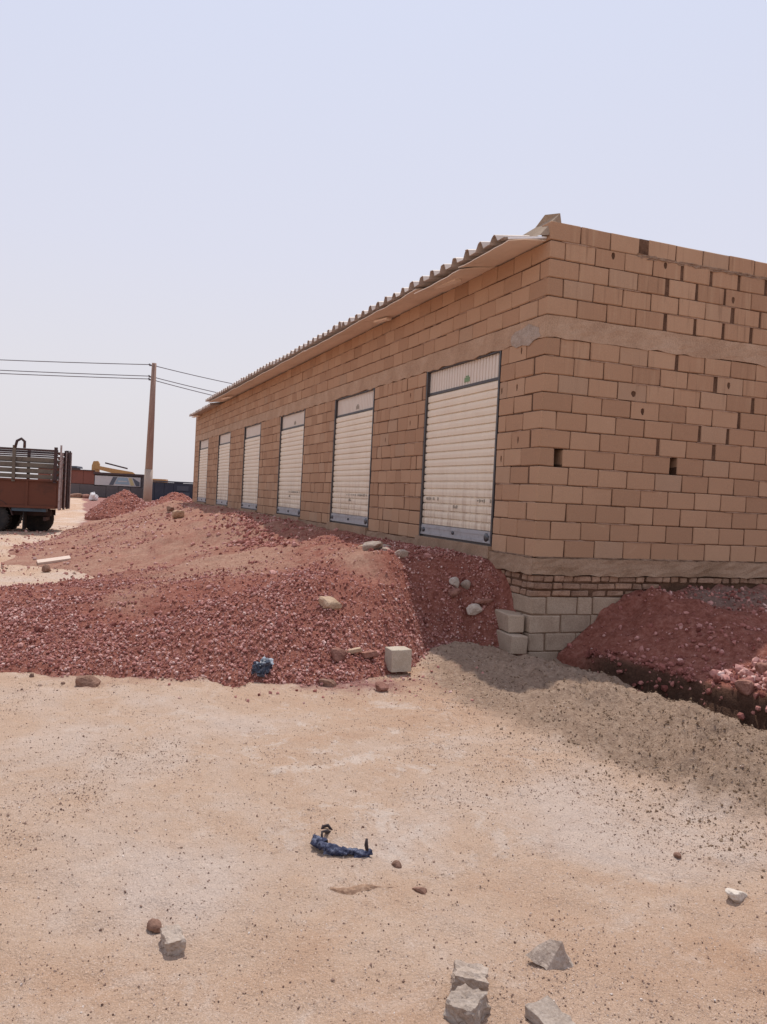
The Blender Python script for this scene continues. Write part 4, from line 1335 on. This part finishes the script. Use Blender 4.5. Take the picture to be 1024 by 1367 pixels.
for (lab, x, y, s, m, sd) in (("largest pale concrete lump in the rubble below the second shutter", -1.63, -1.36, (0.20, 0.22, 0.13), 'concrete', 31),
                              ("flat concrete shard in the middle of the rubble below the second shutter", -1.62, -1.18, (0.14, 0.20, 0.06), 'concrete', 32),
                              ("rounded concrete lump at the right end of the rubble below the second shutter", -1.34, -1.10, (0.15, 0.15, 0.10), 'concrete', 33),
                              ("thin concrete shard at the back of the rubble nearest the building wall", -2.5, -0.86, (0.17, 0.22, 0.08), 'concrete', 34),
                              ("brownish concrete shard at the left end of the rubble below the second shutter", -2.3, -1.25, (0.2, 0.16, 0.08), 'tan_stone', 35)):
    rock("concrete_lump", lab, "rubble", x, y, s, m, sd, sd * 1.3, rough=0.12, soft=14, group="concrete rubble below the second shutter")
for (lab, x, y, s, m, sd) in (("sunlit pinkish rock nearest the trench at the right edge of the side heap", 2.44, 0.76, (0.15, 0.16, 0.12), 'red_stone', 41),
                              ("sunlit pinkish rock highest on the side heap at the right edge", 2.33, 1.08, (0.15, 0.15, 0.12), 'red_stone', 42),
                              ("sunlit rock at the very right edge of the photo beside the trench", 2.66, 0.92, (0.14, 0.14, 0.11), 'red_stone', 43)):
    rock("stone", lab, "stone", x, y, s, m, sd, sd * 0.7, rough=0.1, soft=14)
rock("stone", "big tan rock on the track where the shutter wall shadow ends", "stone", -16.7, -1.88, (0.30, 0.36, 0.24), 'tan_stone', 51, 0.2)
rock("stone", "dark square stone on the track left of the big tan rock", "stone", -20.9, -1.65, (0.2, 0.22, 0.18), 'brown_stone', 52, 0.4, sink=0.0)
rock("stone", "dark stone on the pale sand patch just below the wooden board", "stone", -8.31, -5.28, (0.12, 0.13, 0.13), 'brown_stone', 53, 0.4, sink=0.0)
rock("stone", "dark grey flake of stone on the sand right of the dried mud crust", "stone", 4.82, -3.46, (0.06, 0.035, 0.03), 'brown_stone', 54, 1.1, (0, 0.2))
rock("stone", "small dark stone on the sand just above the dried mud crust", "stone", 4.56, -3.47, (0.045, 0.04, 0.03), 'brown_stone', 55, 0.1)
rock("stone", "dark pebble on the sand at the right below the berm", "stone", 4.88, -2.08, (0.032, 0.03, 0.028), 'brown_stone', 56, 0.1)
rough_block("brick_piece", "flat red brick piece leaning beside the cement block on its left", "brick", 0.58, -2.17, (0.11, 0.15, 0.05), 'red_stone', R_(12), (0.1, -0.12), 0.1, 61, chip=0.012, dz=0.01)
rough_block("brick_piece", "thin pale brick slab on the gravel left of the flat red brick piece", "brick", 0.58, -2.34, (0.06, 0.18, 0.035), 'tan_stone', R_(-14), (0.22, 0.05), 0.0, 62, chip=0.010, dz=0.015)
rock("stone", "round reddish stone in the gravel left of the thin pale brick slab", "stone", 0.66, -2.50, (0.13, 0.14, 0.10), 'red_stone', 63, 0.3)
rock("stone", "orange-brown lump lying on the gravel slope above the brick pieces", "stone", -0.05, -2.38, (0.17, 0.2, 0.12), 'tan_stone', 64, 0.3, dz=0.02)

# dried mud crust
mb = MB()
n = 16; rr = random.Random(9); vs, fs = [], []
for i in range(n + 1):
    t = i / n
    x = 4.715 + 0.04 * t + 0.012 * math.sin(t * 7); y = -3.845 + 0.29 * t
    wv = 0.020 * math.sin(math.pi * min(1, t * 1.25 + 0.05)) ** 0.7 * (1 if t < 0.75 else 0.45) + 0.004 if t < 0.98 else 0.003
    h = wv * rr.uniform(0.7, 1.1) + 0.002
    zb = gz(x, y) - 0.004
    for (dx, dz) in ((-1, 0), (-0.55, 0.75), (0.1, 1.0), (0.6, 0.6), (1, 0)):
        vs.append((x + dx * wv, y + rr.uniform(-.004, .004), zb + dz * h + rr.uniform(-.002, .002)))
for i in range(n):
    for j in range(4):
        a = i * 5 + j
        fs.append((a, a + 1, a + 6, a + 5))
fs.append((0, 1, 2, 3, 4)); fs.append(tuple(n * 5 + j for j in (4, 3, 2, 1, 0)))
mb.add(vs, fs)
tag(mb.build("mud_crust", M['mud']), "long thin crust of dried mud on the sand below the blue rag", "mud crust")

# pale board lying at the edge of the track
b = MB().box((-0.13, -0.31, 0), (0.13, 0.31, 0.05)).build("wooden_board", M['wood'])
sx_ = (gz(-9.50, -5.16) - gz(-9.74, -5.16)) / 0.24; sy_ = (gz(-9.62, -4.90) - gz(-9.62, -5.42)) / 0.52
b.location = (-9.62, -5.16, (gz(-9.62, -4.9) + gz(-9.62, -5.42)) / 2 - 0.012); b.rotation_euler = (math.atan(sy_), -math.atan(sx_), 0.12)
tag(b, "short pale wooden board lying flat at the edge of the red track", "board")

# twisted blue rag
def crumple_tube(path, rads, n=14, seed=3, amp=0.3, flat=0.75):
    pts = [Vector(p) for p in path]
    mb = MB(); vs, fs = [], []
    rs = random.Random(seed)
    N = 44
    cum = [0]
    for i in range(1, len(pts)):
        cum.append(cum[-1] + (pts[i] - pts[i - 1]).length)
    def at_(s):
        for i in range(1, len(pts)):
            if s <= cum[i] + 1e-9:
                t = (s - cum[i - 1]) / (cum[i] - cum[i - 1])
                return pts[i - 1].lerp(pts[i], t), rads[i - 1] + (rads[i] - rads[i - 1]) * t
        return pts[-1], rads[-1]
    for i in range(N + 1):
        s = cum[-1] * i / N
        p, r = at_(s)
        d = (at_(min(cum[-1], s + .01))[0] - at_(max(0, s - .01))[0]).normalized()
        side = d.cross(Vector((0, 0, 1))).normalized(); up = side.cross(d)
        for k in range(n):
            t = 2 * math.pi * k / n
            fold = 1 + amp * math.sin(3 * t + s * 55) * 0.5 + amp * 1.6 * float(vnoise(np.array([k * 0.9 + 3]), np.array([i * 0.42]), seed)[0])
            q = p + side * math.cos(t) * r * fold + up * math.sin(t) * r * fold * flat
            vs.append(q)
    for i in range(N):
        for k in range(n):
            fs.append((i * n + k, i * n + (k + 1) % n, (i + 1) * n + (k + 1) % n, (i + 1) * n + k))
    fs.append(tuple(reversed(range(n)))); fs.append(tuple(N * n + k for k in range(n)))
    mb.add(vs, fs, 0, True)
    return mb
rx, ry = 4.38, -3.70
rz_ = gz(rx, ry)
rag = empty("rag", (rx, ry, rz_), "twisted dark blue rag with a loose black strap end lying on the bare sand", "rag")
crumple_tube([(-0.115, -0.075, 0.022), (-0.07, -0.082, 0.028), (-0.01, -0.062, 0.027), (0.045, -0.028, 0.026), (0.06, 0.01, 0.024)], [0.018, 0.027, 0.025, 0.022, 0.014], 14, 3, 0.5, 0.6).build("cloth_roll", M['rag_blue'], rag)
crumple_tube([(0.05, -0.03, 0.018), (0.062, 0.005, 0.030), (0.068, 0.055, 0.024), (0.10, 0.10, 0.022), (0.088, 0.135, 0.022)], [0.017, 0.024, 0.020, 0.018, 0.019], 14, 5, 0.5, 0.6).build("cloth_roll", M['rag_blue'], rag)
mb = MB().tube([(-0.095, -0.055, 0.035), (-0.13, -0.045, 0.05), (-0.155, -0.02, 0.04), (-0.19, 0.0, 0.022), (-0.21, 0.025, 0.01)], [0.006, 0.005, 0.007, 0.011, 0.006], 8)
mb.tube([(-0.235, -0.015, 0.005), (-0.255, 0.0, 0.022), (-0.25, 0.025, 0.028), (-0.225, 0.04, 0.012)], [0.006, 0.009, 0.009, 0.005], 8)
mb.build("strap", M['rag_black'], rag)
MB().tube([(0.095, 0.115, 0.03), (0.085, 0.112, 0.055), (0.082, 0.114, 0.085)], [0.008, 0.010, 0.006], 8).build("strap", M['rag_black'], rag)

for (ox, oy, oz, wx, wy, a, sd) in ((-0.085, -0.07, 0.045, 0.075, 0.06, 0.4, 3), (0.02, -0.03, 0.046, 0.10, 0.055, 1.0, 7), (0.09, 0.09, 0.036, 0.07, 0.05, 1.3, 12)):
    vs, fs = [], []
    for i in range(11):
        for j in range(8):
            u, v = i / 10 - .5, j / 7 - .5
            nz = float(vnoise(np.array([i * 0.55 + sd]), np.array([j * 0.6]), sd)[0])
            n2 = float(vnoise(np.array([i * 0.35]), np.array([j * 0.4 + sd]), sd + 5)[0])
            x_, y_ = u * wx * (1 + n2 * .6), v * wy * (1 + nz * .6)
            z_ = oz - 3.2 * abs(v) ** 2 * wy * 1.1 + nz * 0.022
            vs.append((ox + x_ * math.cos(a) - y_ * math.sin(a), oy + x_ * math.sin(a) + y_ * math.cos(a), max(0.004, z_)))
    for i in range(10):
        for j in range(7):
            q = i * 8 + j
            fs.append((q, q + 8, q + 9, q + 1))
    MB().add(vs, fs, 0, True).build("cloth_flap", M['rag_blue'], rag)

# crumpled plastic bag at the gravel edge
def crumpled(seed, size, mat):
    rs = np.random.default_rng(seed)
    bm = bmesh.new(); bmesh.ops.create_icosphere(bm, subdivisions=3, radius=1.0)
    for v in bm.verts:
        c = np.array(v.co[:])
        a = float(vnoise(np.array([c[0] * 2.3 + c[2] * 1.7 + seed]), np.array([c[1] * 2.3 - c[2] * 1.1]), seed)[0])
        b_ = float(vnoise(np.array([c[0] * 5 - c[2] * 3]), np.array([c[1] * 5 + c[2] * 4 + seed]), seed + 1)[0])
        k = 1 + 0.9 * a + 0.55 * b_
        v.co = Vector((c[0] * size[0] * k, c[1] * size[1] * k, max(-0.5, c[2]) * size[2] * k))
    me = bpy.data.meshes.new("film"); bm.to_mesh(me); bm.free(); me.materials.append(M[mat]); return me
bx, by = 0.75, -3.26
bag = empty("plastic_bag", (bx, by, gz(bx, by)), "crumpled navy and white plastic bag at the front edge of the gravel", "plastic bag")
link("film", crumpled(4, (0.07, 0.085, 0.075), 'bag_blue'), bag, (0, 0, 0.04))
link("film", crumpled(9, (0.042, 0.055, 0.05), 'bag_white'), bag, (-0.02, 0.035, 0.085))
link("film", crumpled(14, (0.045, 0.05, 0.055), 'bag_blue'), bag, (0.05, -0.035, 0.045))

# ------------------------------------------------------------------ power pole and cables
px, py_ = -39.58, -0.72
pole = empty("power_pole", (px, py_, gz(px, py_)), "tall weathered wooden power pole standing behind the far gravel heaps", "power pole")
zb = gz(px, py_)
H0 = 7.42 - zb
MB().tube([(0.0, 0, -0.3), (0.02, 0.0, 1.5)], [0.235, 0.225], 12).build("base", M['pole_base'], pole)
MB().tube([(0.02, 0, 1.5), (0, 0.02, 4.5), (-0.04, 0.04, H0)], [0.205, 0.17, 0.125], 12).build("shaft", M['pole_wood'], pole)
for h in (0.14, 0.78, 0.94):
    mb = MB().bar((-0.12, -0.22, H0 - h), (-0.12, 0.2, H0 - h), 0.05, 0.05)
    mb.lathe([(0.02, 0.02), (0.05, 0.03), (0.05, 0.09), (0.02, 0.11)], 8, 'Z', (-0.12, -0.2, H0 - h))
    mb.build("insulator", M['wire'], pole)
def cable(label, h, left, right, sag):
    a = Vector((px - 0.10, py_ - 0.19, 7.42 - h + 0.05))
    pts = []
    L = Vector(left); Rr = Vector(right)
    n = 14
    for i in range(n):
        t = i / n
        p = L.lerp(a, t); p.z -= sag * 4 * t * (1 - t); pts.append(p)
    for i in range(n + 1):
        t = i / n
        p = a.lerp(Rr, t); p.z -= sag * 0.6 * 4 * t * (1 - t); pts.append(p)
    o = MB().tube(pts, 0.024, 6).build("power_cable", M['wire'])
    tag(o, label, "cable", "cables slung from the power pole")
cable("topmost power cable slung from the pole head to behind the building roof", 0.14, (-47.0, -31.0, 7.0), (-51.85, 12.16, 7.82), 0.28)
cable("middle power cable, just above the lowest one on the pole", 0.78, (-47.0, -31.0, 6.42), (-52.23, 11.15, 6.92), 0.2)
cable("lowest power cable on the pole, just below the middle one", 0.94, (-47.0, -31.0, 6.20), (-52.42, 10.63, 6.66), 0.2)

# ------------------------------------------------------------------ truck
tx, ty = -20.85, -5.28
TZ = gz(tx + 0.3, ty - 2) - 0.12
truck = empty("cargo_truck", (tx, ty, TZ), "rust-red cargo truck with slatted wooden sides parked at the left edge", "truck", R_(-98))
# local: +X towards the cab, -Y away from the camera, z up from the ground
TW, TL = 2.42, 6.6
zb0, zm, zt = 0.92, 1.80, 2.82
mb = MB()
mb.box((0.0, -TW, zb0), (TL, -TW + 0.05, zm)); mb.box((0.0, -0.05, zb0), (TL, 0.0, zm)); mb.box((TL - .05, -TW + .051, zb0), (TL, -0.051, zt))
mb.box((0.02, -TW + 0.051, zb0 + 0.1), (TL - 0.051, -0.051, zb0 + 0.2))
for x in np.arange(0.9, TL, 1.1):
    mb.box((x - .04, 0.001, zb0 + .02), (x + .04, 0.035, zm))
mb.bar((0, 0.02, zm + .02), (TL, 0.02, zm + .02), 0.08, 0.06)
mb.bar((0, 0.02, zb0 + .03), (TL, 0.02, zb0 + .03), 0.07, 0.08)
body = mb.build("cargo_body", M['truck_red'], truck)
sl_me = MB().box((0.04, -0.045, 0), (TL - .06, -0.012, 0.13)).mesh("side_slat", M['truck_slat'])
for k in range(4):
    link("side_slat", sl_me, truck, (0, 0, zm + 0.075 + k * 0.185))
    link("side_slat", sl_me, truck, (0, -TW + 0.06, zm + 0.075 + k * 0.185))
for zz, hh in ((2.66, 0.05), (2.80, 0.07)):
    for yy in (-0.03, -TW + .03):
        MB().bar((0, yy, zz), (TL, yy, zz), 0.05, hh).build("top_rail", M['truck_dark'], truck)
for x in (0.06, 1.32, 2.9, 4.5, 6.3):
    for yy in (0.0, -TW):
        MB().box((x - .05, yy - 0.011 if yy == 0 else yy - .05, zm - 0.05), (x + .05, yy + 0.06 if yy == 0 else yy + .011, 2.92)).build("side_post", M['truck_dark'] if x != 1.32 else M['truck_slat'], truck)
MB().tube([(1.30, 0.03, 2.84), (1.25, 0.03, 3.06), (1.12, 0.03, 3.14), (1.02, 0.03, 3.05), (1.02, 0.03, 2.84)], 0.045, 8).build("tie_hook", M['truck_dark'], truck)
tg = MB()
tg.box((-0.06, -TW + .02, zb0), (-0.003, -0.02, zm + 0.05))
for zz in (1.98, 2.16, 2.34, 2.52, 2.68):
    tg.box((-0.05, -TW + .02, zz), (-0.003, -0.02, zz + .09))
gate = tg.build("tailgate", M['truck_red'], truck)
for yy, m, zz in ((-0.06, 'truck_pale', 3.0), (-0.36, 'truck_pale', 2.75), (-1.0, 'truck_dark', 2.86), (-1.16, 'truck_pale', 2.84), (-1.75, 'truck_dark', 2.84), (-2.1, 'truck_dark', 2.9), (-2.36, 'truck_pale', 2.86)):
    MB().box((-0.11, yy - .045, zb0 - .05), (-0.061, yy + .045, zz)).build("gate_post", M[m], gate)
# chassis, bumper, fenders
mb = MB()
for yy in (-0.75, -1.65):
    mb.bar((0.25, yy, 0.74), (TL + 2.4, yy, 0.74), 0.10, 0.2)
for xx in (0.5, 2.4, 4.6, 6.2):
    mb.bar((xx, -1.65, 0.74), (xx, -0.75, 0.74), 0.1, 0.12)
mb.build("chassis", M['truck_dark'], truck)
MB().box((0.30, -0.40, zb0 - 0.12), (1.35, -0.02, zb0 - 0.02)).build("tool_rail", M['truck_blue'], truck)
MB().box((0.34, -2.0, 0.5), (0.42, -0.3, 0.62)).build("under_bar", M['truck_dark'], truck)
def wheel(x, y, dual):
    w = MB()
    prof = [(0.26, 0.12), (0.42, 0.145), (0.50, 0.12), (0.525, 0.07), (0.525, -0.07), (0.50, -0.12), (0.42, -0.145), (0.26, -0.12)]
    w.lathe(prof, 28, 'Y', (0, 0, 0))
    for k in range(28):
        t = 2 * math.pi * k / 28
        w.bar((0.525 * math.cos(t), -0.11, 0.525 * math.sin(t)), (0.525 * math.cos(t), 0.11, 0.525 * math.sin(t)), 0.05, 0.03, 0, (math.cos(t), 0, math.sin(t)))
    o = w.build("wheel", M['tyre'], truck); o.location = (x, y, 0.54)
    MB().lathe([(0.0, 0.06), (0.10, 0.08), (0.12, 0.02), (0.20, 0.0), (0.265, 0.11), (0.27, -0.11), (0.0, -0.11)], 20, 'Y').build("rim", M['truck_dark'], o)
for x in (1.95, 8.1):
    for y in ((-0.16, -0.46, -TW + .46, -TW + .16) if x < 5 else (-0.16, -TW + .16)):
        wheel(x, y, x < 5)
MB().bar((1.95, -TW + .2, 0.54), (1.95, -0.2, 0.54), 0.14, 0.14).build("axle", M['truck_dark'], truck)
mb = MB()
for yy in (-0.34, -TW):
    pts = [(0.66 * math.cos(a), 0.66 * math.sin(a)) for a in [R_(10 + 16 * k) for k in range(11)]]
    for (p, q) in zip(pts, pts[1:]):
        mb.add([(1.95 + p[0], yy, 0.54 + p[1]), (1.95 + q[0], yy, 0.54 + q[1]), (1.95 + q[0], yy + .34, 0.54 + q[1]), (1.95 + p[0], yy + .34, 0.54 + p[1]),
                (1.95 + p[0] * .96, yy, 0.54 + p[1] * .96), (1.95 + q[0] * .96, yy, 0.54 + q[1] * .96), (1.95 + q[0] * .96, yy + .34, 0.54 + q[1] * .96), (1.95 + p[0] * .96, yy + .34, 0.54 + p[1] * .96)],
               [(0, 1, 2, 3), (7, 6, 5, 4), (0, 4, 5, 1), (3, 2, 6, 7), (1, 5, 6, 2), (0, 3, 7, 4)])
mb.build("fender", M['truck_dark'], truck)
for yy in (-0.62, -2.2):
    MB().box((0.98, yy, 0.2), (1.02, yy + .5, 0.86)).build("mud_flap", M['tyre'], truck)
w = MB().lathe([(0.0, 0.06), (0.2, 0.08), (0.45, 0.13), (0.5, 0.0), (0.45, -0.13), (0.2, -0.08), (0.0, -0.06)], 20, 'Y'); o = w.build("spare_wheel", M['tyre'], truck); o.location = (0.72, -1.25, 0.52)
# cab, out of the photograph to the left
mb = MB()
mb.prism([(TL + .15, 0.75), (TL + 2.0, 0.75), (TL + 2.1, 1.7), (TL + 1.75, 2.7), (TL + .15, 2.75)], -TW + .1, -0.1)
mb.prism([(TL + 2.0, 0.75), (TL + 3.0, 0.75), (TL + 3.0, 1.55), (TL + 2.06, 1.68)], -TW + .4, -0.4)
cabn = mb.build("cab", M['truck_red'], truck)
MB().prism([(TL + .55, 1.75), (TL + 1.9, 1.75), (TL + 1.62, 2.5), (TL + .55, 2.52)], -0.099, -0.085).build("cab_window", M['glass'], cabn)

# ------------------------------------------------------------------ far compound
def far_thing(name, loc, label, cat, group=None):
    o = empty(name, loc, label, cat, 0, group)
    d = Vector((0.2, 0.98, 0)).normalized()              # the row runs roughly across the view
    o.rotation_euler = (0, 0, math.atan2(d.y, d.x))
    return o
def panel_wall(o, x0, x1, z0, z1, y0, y1, n, mat, name="sheet_panel", jit=0.02):
    w_ = (x1 - x0) / n
    for k in range(n):
        MB().box((x0 + k * w_ + .01, y0 + rb.uniform(0, jit), z0), (x0 + (k + 1) * w_ - .01, y1, z1 + rb.uniform(-jit, jit))).build(name, M[mat], o)
FX, FY = -56.2, -6.5
zf = gz(FX, FY + 3) - 0.05
# local x runs to the right in the photo, local -y faces the camera
o = far_thing("container", (FX, FY - 0.6, zf), "rust-red sheet container at the far end beside the truck tail", "container")
panel_wall(o, 0.2, 4.1, 1.02, 1.98, 0.0, 0.12, 5, 'rust_sheet')
panel_wall(o, 0.2, 4.1, 0.15, 1.0, -0.04, 0.12, 4, 'grey_sheet', "lower_panel")
MB().box((0.2, 0.121, 0.15), (4.1, 2.4, 1.95)).build("box_body", M['rust_sheet'], o)
MB().bar((0.15, -0.03, 2.0), (4.12, -0.03, 2.0), 0.16, 0.06).build("top_rail", M['roofline'], o)
mb = MB()
mb.box((1.1, -0.05, 1.08), (1.16, -0.001, 1.80)); mb.box((1.55, -0.05, 1.08), (1.61, -0.001, 1.80)); mb.box((1.161, -0.05, 1.74), (1.549, -0.001, 1.80)); mb.box((1.161, -0.05, 1.08), (1.549, -0.001, 1.14))
mb.build("hatch_frame", M['mural_white'], o)
o = far_thing("kiosk", (FX + 0.8, FY + 3.4, zf), "low dark kiosk with a white and blue painted board behind the gravel heaps", "kiosk")
MB().box((0, 0.13, 0.1), (3.45, 2.3, 1.85)).build("box_body", M['grey_sheet'], o)
panel_wall(o, 0.0, 3.45, 0.12, 0.92, -0.05, 0.12, 4, 'grey_sheet', "lower_panel")
MB().box((-0.05, -0.10, 1.76), (3.5, 2.35, 1.90)).build("roof_edge", M['roofline'], o)
bd = MB().box((0.05, -0.02, 0.98), (3.25, 0.10, 1.66)).build("painted_board", M['mural_white'], o)
for poly, m in (([(1.05, 1.02), (1.35, 1.02), (1.62, 1.62), (1.32, 1.62)], 'mural_dark'), ([(1.45, 1.1), (2.5, 1.1), (2.32, 1.6), (1.66, 1.6)], 'mural_blue'),
                ([(2.58, 1.05), (2.85, 1.05), (2.62, 1.6), (2.42, 1.6)], 'mural_yellow'), ([(2.95, 1.02), (3.2, 1.02), (3.2, 1.3), (2.72, 1.6), (2.70, 1.55)], 'mural_dark'), ([(1.66, 1.28), (2.34, 1.28), (2.32, 1.36), (1.70, 1.36)], 'mural_white')):
    MB().prism(poly, -0.035 if m != 'mural_white' else -0.042, -0.021).build("painted_shape", M[m], bd)
o = far_thing("container", (-52.6, 0.25, gz(-52.4, 2) - 0.3), "long dark navy container between the power pole and the block building", "container")
panel_wall(o, 0.0, 4.6, 0.1, 1.66, 0.0, 0.1, 7, 'navy')
MB().box((0.0, 0.101, 0.1), (4.6, 2.3, 1.62)).build("box_body", M['navy'], o)
MB().box((-0.05, -0.05, 1.68), (4.65, 2.35, 1.76)).build("top_rail", M['navy2'], o)
for (a, b, c, d) in ((2.0, 3.1, 0.75, 1.0), (2.2, 3.0, 1.1, 1.45), (3.3, 4.4, 0.5, 1.3)):
    MB().box((a, -0.05, c), (b, -0.001, d)).build("patch_plate", M['navy2'], o)
# excavator behind the container
ex = far_thing("excavator", (-64.2, -4.4, gz(-64, -3) - 0.1), "orange-yellow excavator whose folded boom shows above the far kiosk", "excavator")
def slab_arm(o, poly, y0, y1, name, m='yellow'):
    MB().prism(poly, y0, y1).build(name, M[m], o)
slab_arm(ex, [(1.35, 1.3), (1.95, 1.3), (1.98, 2.75), (1.85, 2.98), (1.5, 2.95), (1.38, 2.6)], -0.15, 0.15, "stick")
slab_arm(ex, [(1.6, 2.35), (1.7, 2.62), (3.0, 2.42), (4.6, 2.22), (5.3, 1.7), (5.0, 1.45), (4.4, 1.85), (3.0, 2.05)], -0.22, -0.151, "boom")
slab_arm(ex, [(1.6, 2.35), (1.7, 2.62), (3.0, 2.42), (4.6, 2.22), (5.3, 1.7), (5.0, 1.45), (4.4, 1.85), (3.0, 2.05)], 0.151, 0.22, "boom")
MB().tube([(2.4, 0, 2.86), (4.2, 0, 2.48)], 0.06, 8).build("hydraulic_ram", M['truck_dark'], ex)
slab_arm(ex, [(1.2, 0.7), (2.1, 0.75), (2.0, 1.35), (1.4, 1.4)], -0.4, 0.4, "bucket", 'truck_dark')
MB().box((5.0, -1.1, 0.9), (7.4, 1.1, 1.75)).build("house", M['yellow'], ex)
MB().prism([(4.6, 0.95), (5.0, 0.95), (5.0, 1.7), (4.7, 1.7)], -1.1, -0.2).build("cab", M['glass'], ex)
for yy in (-1.2, 0.7):
    MB().prism([(4.2, 0.3), (4.5, 0.02), (7.4, 0.02), (7.7, 0.3), (7.5, 0.75), (4.4, 0.75)], yy, yy + .5).build("crawler_track", M['tyre'], ex)
MB().box((4.8, -0.69, 0.3), (7.0, 0.69, 0.899)).build("undercarriage", M['truck_dark'], ex)
o = far_thing("shed", (-62.0, -6.0, gz(-62, -6)), "grey sheet-roofed shed just above the rust-red container", "shed")
MB().box((-0.2, 0.0, 0.0), (1.7, 2.0, 2.15)).build("wall", M['grey_sheet'], o)
MB().prism([(-0.35, 2.16), (1.85, 2.16), (1.8, 2.32), (-0.3, 2.26)], -0.15, 2.2).build("roof", M['navy2'], o)
for k, (x, y, s, m, lab) in enumerate(((-50.5, -4.45, (0.5, 0.9, 0.4), 'brown_stone', "brown rubble lump at the foot of the rust-red container"),
                                       (-50.6, -3.75, (0.4, 0.7, 0.35), 'red_stone', "reddish rubble lump right of the brown lump by the rust-red container"))):
    rock("rubble_lump", lab, "rubble", x, y, s, m, 80 + k, 0.3 * k)
sk = crumpled(21, (0.2, 0.26, 0.3), 'sack')
so = link("sack", sk, None, (-47.0, -3.35, gz(-47, -3.35) + 0.18)); tag(so, "small white sack on the pale sand left of the far gravel heap", "sack")
